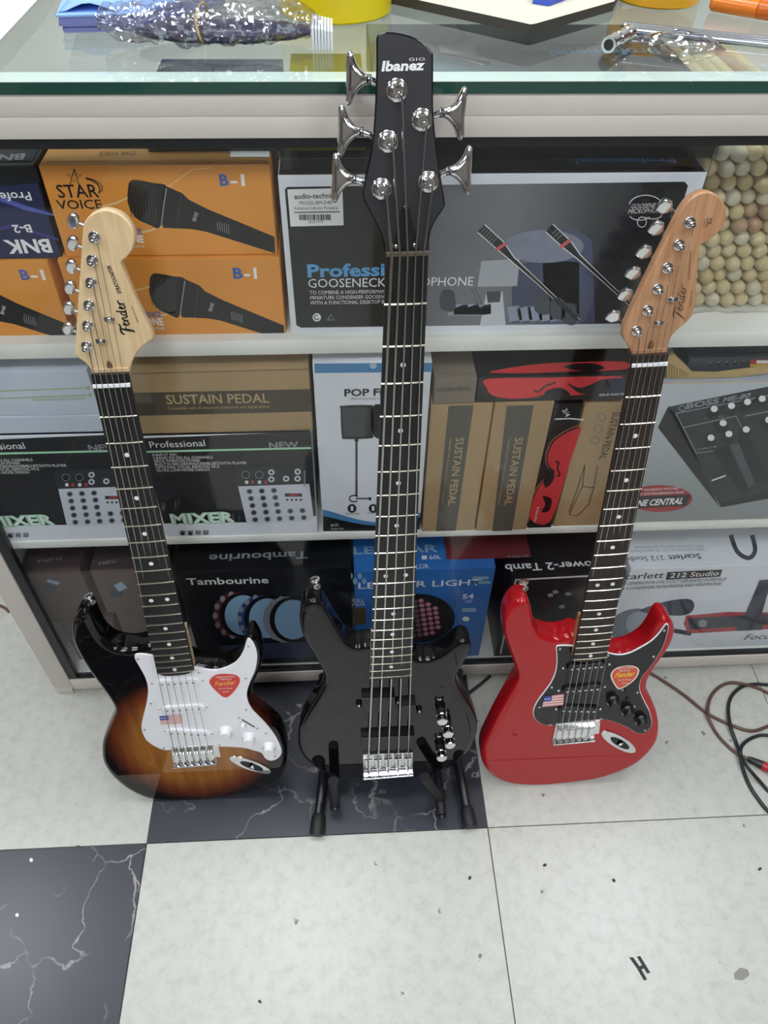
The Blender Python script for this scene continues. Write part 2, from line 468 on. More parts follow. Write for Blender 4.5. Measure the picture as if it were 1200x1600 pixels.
cbox('rail_refraction_strip', XL+.0365, XR-.0365, YC+.0363, YC+.064, 1.104, 1.1117, m=mat('refracted_rail_mint', '#e3ece6', .4))  # added strip; imitates the rail top refracted pale mint through the glass
cbox('top_rail', XL, XR, YB-.036, YB, 1.070, 1.1118)
cbox('top_rail', XL, XL+.036, YC+.0365, YB-.0365, 1.070, 1.1118); cbox('top_rail', XR-.036, XR, YC+.0365, YB-.0365, 1.070, 1.1118)
cbox('bottom_rail', XL+.0372, XR-.0372, YC, YC+.03, .016, .051)
cbox('bottom_rail', XL+.0372, XR-.0372, YB-.03, YB, .016, .051)
cbox('bottom_rail', XL, XL+.03, YC+.0375, YB-.0375, .023, .051)
cbox('glass_seal', XL+.0372, XL+.0535, YC+.002, YC+.014, .0515, 1.0695, m=BLACKSEAL)
cbox('glass_seal', XL+.0537, XR-.0372, YC+.002, YC+.014, .0515, .057, m=BLACKSEAL)
cbox('glass_seal', XL+.0537, XR-.0372, YC+.002, YC+.014, 1.059, 1.0695, m=BLACKSEAL)
cbox('front_glass', XL+.0537, XR-.0375, YC+.006, YC+.009, .0575, 1.0585, m=GLASS, bev=0)
cbox('back_panel', XL+.0375, XR-.0375, YB-.02, YB-.01, .0515, 1.0695, m=LAMINATE)
cbox('side_panel', XL+.01, XL+.016, YC+.0375, YB-.0375, .0515, 1.0695, m=LAMINATE)
cbox('side_panel', XR-.016, XR-.01, YC+.0375, YB-.0375, .0515, 1.0695, m=LAMINATE)
cbox('base_board', XL+.0175, XR-.0175, YC+.0145, YB-.0205, BASE-.014, BASE, m=LAMINATE)
cbox('shelf', XL+.0175, XR-.0175, YC+.0145, YB-.0205, SH1-.022, SH1, m=LAMINATE)
cbox('shelf', XL+.0175, XR-.0175, YC+.0145, YB-.0205, SH2-.016, SH2, m=LAMINATE)
mb = MB(); mb.box(WORLD, XL-.004, XR+.004, YC-.002, YB+.004, 1.112, 1.123, GLASS_EDGE, front=GLASS_TOP)
# underside is clear as well
tg = mb.build('top_glass', ctr, smooth=False)
tg.data.materials.append(GLASS_TOP) if GLASS_TOP.name not in [m.name for m in tg.data.materials] else None
gi = [m.name for m in tg.data.materials].index(GLASS_TOP.name)
for p in tg.data.polygons:
    if abs(p.normal.z) > .9: p.material_index = gi
ZT = 1.123

# ================================================================== BOXED GOODS
class Carton:
    """rectangular carton standing upright; measured from the bottom corners of its front and its top left corner"""
    def __init__(s, name, label, BL, BR, TL, z, depth, side, front=None, top=None, lean=None, group=None, yfix=None, height=None, cat='box', ybase=None):
        if ybase is not None:
            A = at_y(*BL, ybase); B = at_y(*BR, ybase); A.z = B.z = z
        else:
            A = at_z(*BL, z); B = at_z(*BR, z)
        if yfix is not None:
            # square to the shelf: same depth for both corners
            A.y = B.y = yfix if yfix > 0 else (A.y+B.y)/2
        U = (B-A).normalized(); V = Vector((0, 0, 1))
        s.w = (B-A).length
        if lean:
            c, sn = math.cos(math.radians(lean)), math.sin(math.radians(lean))
            U2 = U*c - V*sn; V2 = U*sn + V*c; U, V = U2, V2
            s.w = s.w*c
            if lean > 0: A = A + Vector((0, 0, 1))*(s.w*sn)
        s.fr = Frame(A, U, V)
        s.h = s.fr.px(*TL)[1] if height is None else height
        s.d = depth
        s.o = thing(name, s.fr, label, cat, group)
        mb = MB(); mb.box(s.fr, 0, s.w, 0, s.h, -depth, 0, side, bev=.0012, front=front, top=top)
        s.body = mb.build('carton', s.o)
        s.top = Frame(s.fr.W(0, s.h, 0), s.fr.U, -s.fr.N)     # top face: v runs away from the front
        # tuck flap line of the lid along the top
        mb = MB(); mb.box(s.fr, .004, s.w-.004, s.h, s.h+.0006, -depth+.006, -.010, top or side); mb.build('lid_flap', s.o)
        # closing seam on the side
        z = s.fr
        print('carton', name, 'A', [round(x, 3) for x in A], 'w', round(s.w, 3), 'h', round(s.h, 3), 'yaw', round(math.degrees(math.atan2(U.y, U.x)), 1), 'ztop', round(z.W(0, s.h).z, 3))
    def art(s, name, face='front'):
        return Art(s.fr if face == 'front' else s.top, s.o, name, 0 if face == 'front' else .0007)
    def ztop(s): return s.fr.W(0, s.h).z + .0006

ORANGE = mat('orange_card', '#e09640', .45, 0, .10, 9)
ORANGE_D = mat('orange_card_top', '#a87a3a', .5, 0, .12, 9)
NAVY = mat('navy_print', '#20284f', .4, 0, .3, 14)
DARK = mat('dark_print', '#15161a', .4, 0, .1)
BLUEINK = mat('blue_ink', '#3d63b0', .5)
GREYINK = mat('grey_ink', '#8d9096', .5)
MICBLACK = mat('mic_black_print', '#1d1d1f', .5, 0, .15, 60)
MICGREY = mat('mic_grey_print', '#4a4a4c', .5)
GOLDLINE = mat('pale_gold_print', '#e8c78c', .5)

def mic_print(c, k, ox, oy, sc=1.0, name='printed_microphone', small='STAR VOICE'):
    """slanted vocal microphone; pixel layout taken from the upper orange box"""
    T = lambda x, y: (ox+(x-200)*sc, oy+(y-282)*sc)
    a = c.art(name)
    head = cr([(203, 284), (212, 281), (240, 286), (260, 291), (256, 320), (250, 355), (235, 352), (212, 340), (200, 318), (200, 295)], 4)
    a.poly([T(*p) for p in head], MICBLACK, 1)
    body = [(258, 290), (285, 302), (295, 312), (325, 327), (429, 370), (430, 396), (322, 362), (300, 358), (255, 356), (250, 340)]
    a.poly([T(*p) for p in body], MICBLACK, 1)
    for i in range(9):
        x = 206+i*5
        a.line([T(x, 286+i*.6), T(x-3, 300), T(x-4, 318), T(x-1, 338+i*1.2)], .9, MICGREY, 2)
    a.line([T(260, 294), T(256, 320), T(252, 352)], 2.0, GREYINK, 2)
    a.line([T(283, 304), T(280, 330), T(276, 355)], 1.0, MICGREY, 2)
    for i in range(6):
        a.line([T(340+i*3.5, 346+i*1), T(339.5+i*3.5, 352+i*1), T(341+i*3.5, 360+i*1.2)], 1.0, GREYINK, 2)
    a.text(small, T(306, 347), T(310, 333), 6*sc, WHITEINK, 2)
    a.done()

# --- upper shelf ------------------------------------------------
lowL = Carton('microphone_box', 'orange B-1 microphone box under the blue BNK box', (-60, 526), (112, 523.5), (-95, 409), SH1, .26, ORANGE, group='orange microphone boxes', yfix=-1)
lowM = Carton('microphone_box', 'orange B-1 microphone box lying under the Star Voice box', (128, 523.5), (447, 522), (108, 406), SH1, .26, ORANGE, group='orange microphone boxes', yfix=-1)
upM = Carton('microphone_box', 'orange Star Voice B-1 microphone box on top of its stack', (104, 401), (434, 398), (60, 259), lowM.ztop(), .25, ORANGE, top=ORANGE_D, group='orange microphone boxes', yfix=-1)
bnk = Carton('microphone_box', 'navy blue BNK B-2 box standing upside down at the left end', (-70, 407), (98, 402), (-110, 260), lowL.ztop(), .25, DARK, front=NAVY, group=None, yfix=-1)
mic_print(upM, 0, 200, 282)
mic_print(lowM, 0, 234, 428, .915)
mic_print(lowL, 0, -95, 430, .95, small='BNK')
a = upM.art('title_lettering')
a.text('STAR', (92, 309), (156, 308), 20, INK, 2, bold=.01); a.text('VOICE', (91, 327), (161, 326), 14, INK, 2, bold=.008)
st = [(114, 263)] ; cxs, cys = 116, 277
a.line([(cxs+12*math.cos(math.radians(-90+i*144)), cys+13*math.sin(math.radians(-90+i*144))) for i in range(6)], 1.6, INK, 2)
a.ring(122, 296, 34, 18, 2, INK, 2, a0=-70, a1=20); a.ring(122, 294, 38, 17, 1.2, INK, 2, a0=-72, a1=22)
_b = a; a = Art(_b.fr, _b.p, 'model_letter'); a.text('B', (344, 290), (358, 290), 17, BLUEINK, 2, bold=.03); a.done(); a = Art(_b.fr, _b.p, 'model_number'); a.text('-1', (361, 290), (383, 290), 17, WHITEINK, 2, bold=.03); a.done(); a = _b
a.done(); a = upM.art('printed_streak'); a.line([(160, 322), (180, 318), (200, 309)], 3, GOLDLINE, 1); a.done(); a = upM.art('printed_streak'); a.line([(215, 365), (235, 360), (252, 354)], 3, GOLDLINE, 1); a.done(); a = upM.art('printed_streak'); a.line([(262, 292), (300, 265), (330, 250+12)], 1.5, GOLDLINE, 1)
a.done(); a = upM.art('subtitle_lettering'); a.text('PERFORMANCE', (150, 367), (222, 365), 8, BLUEINK, 2, bold=.02); a.text('MICROPHONE', (136, 381), (226, 379), 11, WHITEINK, 2, bold=.03)
a.text('PROFESSIONAL MICROPHONE', (150, 388), (226, 387), 4, WHITEINK, 2)
a.done()
a = lowM.art('title_lettering')
_b = a; a = Art(_b.fr, _b.p, 'model_letter'); a.text('B', (365, 435), (380, 435), 16, BLUEINK, 2, bold=.03); a.done(); a = Art(_b.fr, _b.p, 'model_number'); a.text('-1', (382, 435), (402, 435), 16, WHITEINK, 2, bold=.03); a.done(); a = _b
a.text('PERFORMANCE', (186, 496), (253, 495), 8, BLUEINK, 2, bold=.02); a.text('MICROPHONE', (170, 509), (256, 508), 11, WHITEINK, 2, bold=.03)
a.text('PROFESSIONAL MICROPHONE', (180, 516), (257, 515), 4, WHITEINK, 2)
a.done(); a = lowM.art('printed_streak'); a.line([(190, 460), (215, 453), (234, 448)], 3, GOLDLINE, 1); a.done(); a = lowM.art('printed_streak'); a.line([(250, 494), (275, 487)], 3, GOLDLINE, 1)
a.done()
a = lowL.art('printed_streak')
a.line([(-90, 505), (-30, 512)], 3, GOLDLINE, 1)
_b = a; a = Art(_b.fr, _b.p, 'model_letter'); a.text('B', (34, 437), (48, 437), 15, BLUEINK, 2, bold=.03); a.done(); a = Art(_b.fr, _b.p, 'model_number'); a.text('-1', (50, 437), (72, 437), 15, WHITEINK, 2, bold=.03); a.done(); a = _b
a.done()
a = bnk.art('printed_cover')
a.poly([(-100, 262), (56, 262), (63, 285), (-95, 300)], DARK, 1)
a.line([(-90, 318), (0, 310), (40, 325), (84, 336)], [2, 8, 7, 3], mat('blue_streak', '#5a63b4', .4), 1)
a.line([(-80, 380), (20, 352), (92, 375)], [2, 5, 3], mat('violet_streak', '#433f86', .4), 1)
a.text('BNK', (76, 374), (4, 376), 20, WHITEINK, 2, bold=.03); a.text('B-2', (47, 351), (18, 352), 12, WHITEINK, 2, bold=.02)
a.text('Professional', (46, 300), (-62, 303), 13, WHITEINK, 2, bold=.015)
a.done()
a = bnk.art('top_lettering', 'top'); a.text('BNK', (40, 240), (-25, 243), 9, GREYINK, 2, bold=.03); a.done()
a = upM.art('top_label', 'top'); a.rect(360, 236, 421, 245, WHITEINK, 1); a.done(); a = upM.art('top_lettering', 'top'); a.text('STAR VOICE', (214, 236), (156, 237), 6, INK, 2); a.done()

goose = Carton('gooseneck_microphone_box', 'wide gooseneck conference microphone box with white border behind the bass neck', (455, 523), (1027, 511), (428, 274), SH1, .22, WHITECARD, top=DARK, yfix=-1)
panel = mat_grad('gooseneck_panel_print', [(0, '#1d1d20'), (.27, '#1b1c1f'), (.36, '#6a6b70'), (.55, '#76777d'), (.75, '#3a3b40'), (1, '#101114')], 0, 0, goose.w, .3)
a = goose.art('printed_panel')
pan = [(445, 296), (449, 292), (1070, 284), (1075, 290), (1012, 500), (1006, 505), (470, 512), (463, 508)]
a.poly(pan, panel, 1)
a.poly([(850, 365), (900, 358), (925, 375), (930, 520-16), (850, 506), (848, 400)], mat('blue_haze_print', '#4b5170', .4, 0, .2, 12), 2)
a.ell(850, 385, 62, 26, mat('round_table_print', '#7f8496', .4, 0, .2, 60), 3, n=28)
a.poly([(800, 415), (850, 406), (905, 410), (905, 500), (800, 505)], mat('table_shadow_print', '#3f4560', .4, 0, .2, 12), 2)
a.done()
a = goose.art('printed_microphone')
def gmic(x0, y0, x1, y1, dx):
    a.line([(x0, y0), (x0+dx*.13, y0+28)], [13, 18], MICBLACK, 5)
    for i in range(5): a.line([(x0-6+i*4, y0+2+i*4), (x0+6+i*4, y0-4+i*4)], 1.2, GREYINK, 6)
a.line([(752, 357), (782, 384), (800, 404), (846, 446), (905, 494+8)], [18, 17, 9, 6, 6], WHITEINK, 4)
a.line([(752, 357), (782, 384), (800, 404), (846, 446), (905, 494+8)], [15, 14, 6, 4, 4], MICBLACK, 5)
a.line([(776, 390), (791, 380)], 5, mat('red_ring_print', '#cf5a60', .5), 6)
a.line([(858, 356), (886, 382), (905, 402), (950, 444), (992, 482)], [18, 17, 9, 6, 6], WHITEINK, 4)
a.line([(858, 356), (886, 382), (905, 402), (950, 444), (992, 482)], [15, 14, 6, 4, 4], MICBLACK, 5)
a.line([(875, 387), (891, 375)], 5, mat('red_ring_print', '#cf5a60', .5), 6)
for i in range(6):
    a.line([(750+i*3.6, 365+i*3.2), (760+i*3.6, 354+i*3.2)], 1, GREYINK, 6); 
for i in range(3): a.line([(862+i*4, 366+i*4), (873+i*4, 356+i*4)], 1, GREYINK, 6)
a.done()
a = goose.art('printed_conference_room')
SEAT = mat('seat_print', '#8f97a8', .5, 0, .15, 40); DSEAT = mat('dark_seat_print', '#40454f', .5)
a.poly([(752, 408), (812, 404), (808, 447), (746, 448)], mat('screen_print', '#a9adb3', .5), 3)
a.poly([(760, 456), (785, 455), (790, 508), (750, 508)], mat('console_print', '#c3c7cc', .5), 3)
a.poly([(760, 456), (783, 455), (781, 472), (762, 473)], DSEAT, 4)
for i in range(6):
    a.poly([(700+i*9, 478+i%2*4), (722+i*9, 474), (722+i*9, 490), (700+i*9, 494)], SEAT, 3)
    a.poly([(792+i*16, 480+i%2*3), (812+i*16, 477), (816+i*16, 500), (796+i*16, 503)], SEAT, 3)
for x, y in ((690, 455), (838, 460), (862, 468), (880, 476)):
    a.poly(cr([(x, y), (x+18, y), (x+22, y+22), (x+16, y+32), (x-2, y+26)], 3), DSEAT, 4)
for x in (736, 742, 800, 815, 826): a.line([(x, 450), (x+8, 466), (x+12, 485)], 1, DSEAT, 5)
a.done()
a = goose.art('title_lettering')
SKY = mat('light_blue_ink', '#66a9dd', .5)
a.text('Professional', (481, 433), (666, 429), 19, SKY, 3, bold=.03)
a.text('GOOSENECK MICROPHONE', (482, 449.5), (739, 446), 13.5, WHITEINK, 3)
a.text('TO COMBINE A HIGH-PERFORMANCE', (484, 460), (612, 458), 5.5, WHITEINK, 3)
a.text('MINIATURE CONDENSER GOOSENECK', (485, 468), (614, 466), 5.5, WHITEINK, 3)
a.text('WITH A FUNCTIONAL DESKTOP BASE', (485, 476), (612, 474), 5.5, WHITEINK, 3)
a.done(); a = goose.art('recycling_marks'); a.ell(495, 496, 6.5, 6.5, WHITEINK, 3); a.ring(495, 496, 3.6, 3.6, 1.5, DARK, 4, a0=20, a1=300)
a.line([(512, 500), (517, 491), (522, 500), (511, 500)], 1.6, GREYINK, 3)
a.done(); a = goose.art('logo_lettering'); a.text('GOOSENECK', (986, 326), (1035, 324), 7, WHITEINK, 3, shear=.2); a.text('MICROPHONE', (981, 334), (1036, 332), 7, WHITEINK, 3, shear=.2)
a.ring(1009, 322, 26, 17, 1.4, WHITEINK, 3, a0=190, a1=345); a.ring(1000, 336, 16, 8, 1.4, WHITEINK, 3, a0=20, a1=170); a.ring(1020, 336, 14, 6, 1.4, WHITEINK, 3, a0=0, a1=150)
a.ring(1003, 347, 7, 8, 1.4, WHITEINK, 3)
a.done()
a = goose.art('barcode_label')
a.poly([(449, 296), (535, 294), (537, 352), (454, 354)], WHITEINK, 3)
a.text('audio-technica', (460, 311), (528, 309), 8, INK, 4, bold=.015); a.text('MODEL:BM-D48', (468, 320), (518, 319), 5.5, INK, 4)
a.text('Professional Conference Microphone', (460, 328), (528, 327), 5, INK, 4); a.line([(460, 332), (531, 331)], 1.5, INK, 4)
x = 468.0
while x < 517:
    wd = random.choice((1, 1.4, 2)); a.line([(x, 335), (x+.6, 344)], wd, INK, 4); x += wd+random.choice((.8, 1.2))
a.text('20231010', (482, 349), (505, 348), 4.5, INK, 4)
a.done()
a = goose.art('top_lettering', 'top')
a.text('Professional', (1052, 246), (897, 248), 8, mat('faded_blue_ink', '#3a5f95', .5), 2, bold=.02)
a.text('GOOSENECK MICROPHONE', (1048, 241), (896, 243), 3, GREYINK, 2)
a.line([(432, 248), (1088, 244)], .8, GREYINK, 1)
a.done()

# flat gooseneck box lying directly under the counter glass
gz = goose.ztop()
p = at_z(585, 108, 1.095); q = at_z(1120, 104, 1.095)
fr = Frame((p.x, .365, gz), (1, 0, 0), (0, 1, 0))
flat = thing('gooseneck_microphone_box', fr, 'gooseneck microphone box lying flat under the counter glass, print facing backwards', 'box')
bw = q.x-p.x
GP = mat_grad('flat_box_print', [(0, '#6f8492'), (.35, '#7f949e'), (.6, '#34424a'), (1, '#1c2226')], 0, 0, bw, .4)
mb = MB(); mb.box(fr, 0, bw, 0, .32, 0, .05, DARK, bev=.0015, front=GP); mb.build('carton', flat)
tf = Frame(fr.W(0, 0, .05), (1, 0, 0), (0, 1, 0))
a = Art(tf, flat, 'title_lettering')
a.text('Professional', (1024, 75), (856, 79), 9, SKY, 2, bold=.03); a.text('GOOSENECK MICROPHONE', (1015, 70), (754, 74), 6, GREYINK, 2)
a.text('MINIATURE CONDENSER GOOSENECK', (1010, 64), (880, 66), 2.5, GREYINK, 2); a.done()
a = Art(tf, flat, 'printed_microphone')
a.line([(665, 78), (720, 89), (755, 98)], [2, 4, 9], WHITEINK, 1); a.line([(665, 78), (720, 89), (766, 99)], [1.2, 3, 6], DARK, 2); a.line([(720, 87), (718, 92)], 3, mat('red_ring_print', '#cf5a60', .5), 3)
a.poly([(684, 70), (742, 70), (750, 86), (690, 84)], WHITECARD, 1); a.poly([(690, 40), (712, 38), (728, 62), (702, 64)], WHITECARD, 1)
a.done()

# --- drumsticks ---------------------------------------------------
def drumsticks():
    cols = {0: mat_wood('hickory_pale', '#d6c08f', '#e6d6ae', .5, (60, 60, 6)), 1: mat_wood('hickory_white', '#d9cdb4', '#ebe3d0', .5, (60, 60, 6)), 2: mat_wood('hickory_tan', '#b08a68', '#c9a684', .5, (60, 60, 6))}
    y0 = .372
    R = .0098
    x0 = at_y(1091, 300, y0).x + R
    grp = 'drumsticks packed in a clear bag'
    protos = {}
    ORD = ('first', 'second', 'third', 'fourth', 'fifth', 'sixth', 'seventh', 'eighth', 'ninth', 'tenth', 'eleventh', 'twelfth', 'thirteenth', 'fourteenth')
    for r in range(12):
        for c in range(8):
            x = x0 + (c + .5*(r % 2))*2.03*R; z = SH1 + R*1.05 + r*1.765*R
            k = 2 if (r in (6, 7) and c in (3, 4)) or random.random() < .05 else (1 if random.random() < .22 else 0)
            if k not in protos:
                mb = MB(); mb.lathe((0, 0, 0), (0, 1, 0), [(.0008, 0), (.0045, .0006), (.0076, .003), (.0092, .007), (R*.97, .013), (R*.97, .33), (.006, .38), (.0035, .392), (.005, .398), (.0052, .404), (.003, .409)], cols[k], 14)
                ob = mb.build('drumstick'); protos[k] = ob
                o0 = Vector(ob.location)
                for v in ob.data.vertices: v.co += o0
            else:
                ob = protos[k].copy(); COL.objects.link(ob)
            ob.location = (x + random.uniform(-.0003, .0003), y0 + random.uniform(-.004, .006), z)
            ob.rotation_euler = (0, random.uniform(0, 6.28), 0)
            tag(ob, ('pale', 'whitish', 'tan')[k]+' drumstick, '+ORD[c]+' from the left in the '+ORD[r]+' row up of the bag', 'drumstick', grp)
    FILM = mat_glass('packing_film', (.97, .97, .95), .12, .05)
    fr = Frame((x0, y0-.012, SH1+.002), (1, 0, 0), (0, 0, 1)); mb = MB()
    nx, nz = 24, 26; vs = []; fs = []
    for j in range(nz):
        for i in range(nx):
            u = -.012+i*.205/(nx-1); v = j*.25/(nz-1)
            vs.append(fr.W(u, v, .006*noise.noise((u*40, v*40, 1.3))+.004*noise.noise((u*120, v*60, 4))))
    for j in range(nz-1):
        for i in range(nx-1): fs.append([j*nx+i, j*nx+i+1, (j+1)*nx+i+1, (j+1)*nx+i])
    mb.add(vs, fs, FILM); ob = mb.build('plastic_bag', angle=80)
    md = ob.modifiers.new('thickness', 'SOLIDIFY'); md.thickness = .0003
    tag(ob, 'clear crinkled plastic bag wrapped over the drumstick ends', 'plastic bag')
drumsticks()

# --- middle shelf -------------------------------------------------
BLACKBOX = mat('mixer_box_black', '#1b1b1e', .4, 0, .35, 9)
BLUEWHITE = mat('blue_white_card', '#c3cbd8', .5, 0, .04)
MINT = mat('mint_ink', '#a9dcb8', .5); GREENINK = mat('green_ink', '#8fb36a', .5)
MIXW = mat('mixer_print_white', '#cfd4de', .5); KNOB = mat('knob_print', '#2a2c30', .5); REDINK = mat('red_ink', '#b33a3e', .5)
mixL = Carton('mixer_box', 'black and white audio mixer box at the left end of the middle shelf', (-8, 846), (224, 840), (-72, 683), SH2, .24, WHITECARD, front=WHITECARD, top=DARK, group='audio mixer boxes', yfix=-1)
mixR = Carton('mixer_box', 'black and white audio mixer box under the sustain pedal box', (262, 839), (497, 833), (219, 682), SH2, .24, WHITECARD, front=WHITECARD, top=DARK, group='audio mixer boxes', yfix=-1)
def mixer_art(c, dx, dy, right):
    P = lambda *pts: [(x+dx, y+dy) for x, y in pts]
    a = c.art('printed_panel')
    a.poly(P((220, 685), (486, 674), (494, 806), (475, 808), (466, 815), (256, 818)), BLACKBOX, 1)
    a.line(P((228, 706), (486, 700)), 3, MINT, 2); a.done()
    a = c.art('title_lettering')
    a.text('Professional', P((235, 700))[0], P((321, 697))[0], 10, WHITEINK, 3)
    a.text('NEW', P((421, 700.5))[0], P((467, 699))[0], 9, GREYINK, 3, bold=.03)
    for i, t in enumerate(('4-INPUT MIC', '2-BAND EQ ON ALL CHANNELS', '48VOL PHANTOM POWER', 'BUILT IN RECORDING/USB/BLUETOOTH PLAYER', 'OPTIONAL VOCAL REMOVAL HI-Z', 'ULTRA LOW-NOISE DESIGN')):
        L = (39, 93, 72, 143, 99, 82)[i]
        x0 = 238+i*1.5; y0 = 713+i*4.8
        a.text(t, P((x0, y0))[0], P((x0+L, y0-L*.016))[0], 4, WHITEINK, 3)
    a.text('MIXER', P((269, 819))[0], P((367, 815))[0], 15, MINT, 4, bold=.06)
    a.text('MIXER', P((269, 819))[0], P((367, 815))[0], 15, WHITEINK, 5, bold=.0)
    for i in range(4): a.rect(281+i*12+dx, 829+dy-i*.2, 290+i*12+dx, 836+dy-i*.2, GREYINK, 3); a.text('||^o'[i], P((283+i*12, 835))[0], P((288+i*12, 835))[0], 4, INK, 4)
    a.done()
    a = c.art('printed_mixer')
    a.poly(P(*[(366, 735), (370, 730), (474, 727), (480, 731), (490, 808), (484, 814), (392, 819), (385, 815)]), MIXW, 3)
    a.poly(P(*[(366, 735), (370, 730), (474, 727), (480, 731), (485, 756), (372, 760)]), KNOB, 4)
    for i, x in enumerate((384, 405)): a.ell(x+dx, 742+dy, 8, 7, DARK, 5); a.ring(x+dx, 742+dy, 6, 5.5, 1, GREYINK, 6)
    for x, y in ((424, 738), (424, 749), (447, 748), (465, 748), (465, 737)): a.ell(x+dx, y+dy, 5, 4.6, MIXW, 5); a.ell(x+dx, y+dy, 2.3, 2.2, KNOB, 6)
    for i, x in enumerate((383, 392, 403, 413)): a.rect(x+dx, 751+dy, x+5+dx, 756+dy, (WHITEINK, REDINK)[i % 2], 5)
    for r in range(5):
        for k in range(5):
            if k >= 3 and r < 3: continue
            a.ell(390+k*19+r*2.2+dx, 768-k*.8+r*11+dy, 5, 4.2, GREYINK, 4); a.ell(390+k*19+r*2.2+dx, 768-k*.8+r*11+dy, 3.4, 3, KNOB, 5)
    a.rect(445+dx, 771+dy, 472+dx, 776+dy, KNOB, 4); a.rect(452+dx, 772+dy, 466+dx, 775+dy, REDINK, 5)
    for k in range(4): a.ell(449+k*7+dx, 781+dy, 2, 1.7, KNOB, 4)
    a.rect(475+dx, 735+dy, 477+dx, 760+dy, GREYINK, 5)
    a.done()
mixer_art(mixR, 0, 0, True)
mixer_art(mixL, -281, 4, False)
wb1 = Carton('mixing_console_box', 'thin pale blue-white carton directly on the left mixer box', (-70, 682), (168, 672), (-80, 654), mixL.ztop(), .24, BLUEWHITE, yfix=-1)
wb2 = Carton('mixing_console_box', 'white mixing console carton with green lines, topmost on the left mixer stack', (-78, 653), (158, 646), (-100, 583), wb1.ztop(), .24, BLUEWHITE, yfix=-1)
a = wb2.art('printed_lines')
a.line([(-80, 614), (141, 606)], 1.5, GREENINK, 1); a.line([(-80, 626), (141, 617)], 1.5, GREENINK, 1)
a.ell(138, 606, 2.5, 3, GREENINK, 2); a.ell(141, 617, 2.5, 2.5, GREENINK, 2)
a.text('PROFESSIONAL MIXING CONSOLE', (53, 627), (134, 624), 4.5, GREENINK, 2); a.done()
PEDALBAND = mat('pedal_band_print', '#4d4438', .6); GOLDINK = mat('gold_ink', '#b79f73', .6)
susT = Carton('sustain_pedal_box', 'brown sustain pedal box lying across the right mixer box', (213, 680), (489, 671), (203, 578), mixR.ztop(), .24, CARD, group='brown sustain pedal boxes', yfix=-1)
a = susT.art('printed_band')
a.poly([(205, 614), (485, 608), (487, 643), (210, 650)], PEDALBAND, 1)
a.text('SUSTAIN PEDAL', (261, 631.5), (421, 629), 14, GOLDINK, 2, bold=.012); a.text('Compatible with all electronic keyboards and digital pianos', (262, 640), (421, 637), 4, GOLDINK, 2)
a.line([(206, 584), (484, 577)], 1, PEDALBAND, 1); a.done()
pop = Carton('pop_filter_box', 'white pop filter box with blue stripes standing behind the bass neck', (505, 830), (656, 828), (490, 567), SH2, .18, WHITECARD, yfix=-1)
POPBLUE = mat('pop_blue_print', '#4a86b8', .5); POPWHITE = mat('pop_white_print', '#dcdfe4', .5); FILTER = mat('filter_grey_print', '#45474a', .5, 0, .2, 60)
a = pop.art('printed_cover')
a.poly([(491, 568), (676, 567), (675, 581), (492, 583)], POPBLUE, 1)
a.poly(cr([(504, 796), (520, 800), (560, 812), (600, 816), (640, 808), (658, 800)], 3, False)+[(655, 829), (505, 830)], POPBLUE, 1)
a.poly(cr([(505, 806), (530, 812), (570, 820), (610, 821), (640, 815), (657, 808)], 3, False)+[(655, 829), (505, 830)], DARK, 2)
a.ring(583, 571, 4.5, 4, 1.3, WHITEINK, 2); a.ell(583, 571, 2, 2, WHITEINK, 2)
a.text('eco', (517, 823), (529, 822), 6, WHITEINK, 3); a.text('Wenzhou Music', (517, 828), (537, 827), 3, WHITEINK, 3); a.done()
a = pop.art('title_lettering'); a.text('POP FILTER', (538, 619), (646, 617), 10.5, KNOB, 2, bold=.03); a.text('PROFESSIONAL NOISE REDUCTION', (549, 625), (640, 624), 3.5, GREYINK, 2); a.done()
a = pop.art('printed_pop_filter')
a.poly(cr([(534, 634), (577, 633), (582, 638), (583, 679), (578, 685), (540, 686), (534, 681), (532, 640)], 3), KNOB, 1)
a.poly(cr([(537, 638), (575, 637), (577, 641), (578, 677), (574, 681), (542, 682), (537, 678), (536, 642)], 3), FILTER, 2)
a.poly(cr([(582, 636), (600, 634), (610, 650), (608, 680), (584, 682)], 3), KNOB, 1)
a.line([(557, 686), (557, 776)], 3.5, FILTER, 2); a.rect(554, 686, 560, 690, KNOB, 3)
a.ring(553, 779, 7, 5, 2, KNOB, 2, a0=40, a1=330); a.line([(556, 779), (580, 779)], 2, KNOB, 2); a.rect(576, 777, 580, 782, KNOB, 3)
for x in (550, 583): a.ell(x, 794.5, 7, 7, KNOB, 2); a.rect(x-2, 791, x+2, 798, WHITEINK, 3)
a.text('Reduce Noise', (540, 804), (561, 804), 2.6, KNOB, 2); a.text('Clear Voice', (574, 803), (594, 803), 2.6, KNOB, 2)
a.done()
susA = Carton('sustain_pedal_box', 'brown sustain pedal box standing upright next to the pop filter box', (659, 830), (741, 829), (678, 632), SH2, .24, CARD, group='brown sustain pedal boxes', yfix=-1)
susB = Carton('sustain_pedal_box', 'brown sustain pedal box standing upright beside the tall violin box', (743, 829), (822, 828), (770, 630), SH2, .24, CARD, group='brown sustain pedal boxes', yfix=-1)
for c, dx, k in ((susA, 0, 0), (susB, 88, 1)):
    a = c.art('printed_band')
    a.poly([(701+dx+k*3, 634), (740+dx+k*6, 633), (712+dx, 829), (681+dx, 830)], mat('pedal_band_grey', '#5a554d', .6), 1)
    a.text('SUSTAIN PEDAL', (713+dx+k*4, 684), (700+dx, 790), 12, GOLDINK, 2, bold=.01)
    a.text('Compatible with all electronic keyboards and digital pianos', (703+dx+k*4, 684), (690+dx, 789), 3.5, GOLDINK, 2); a.done()
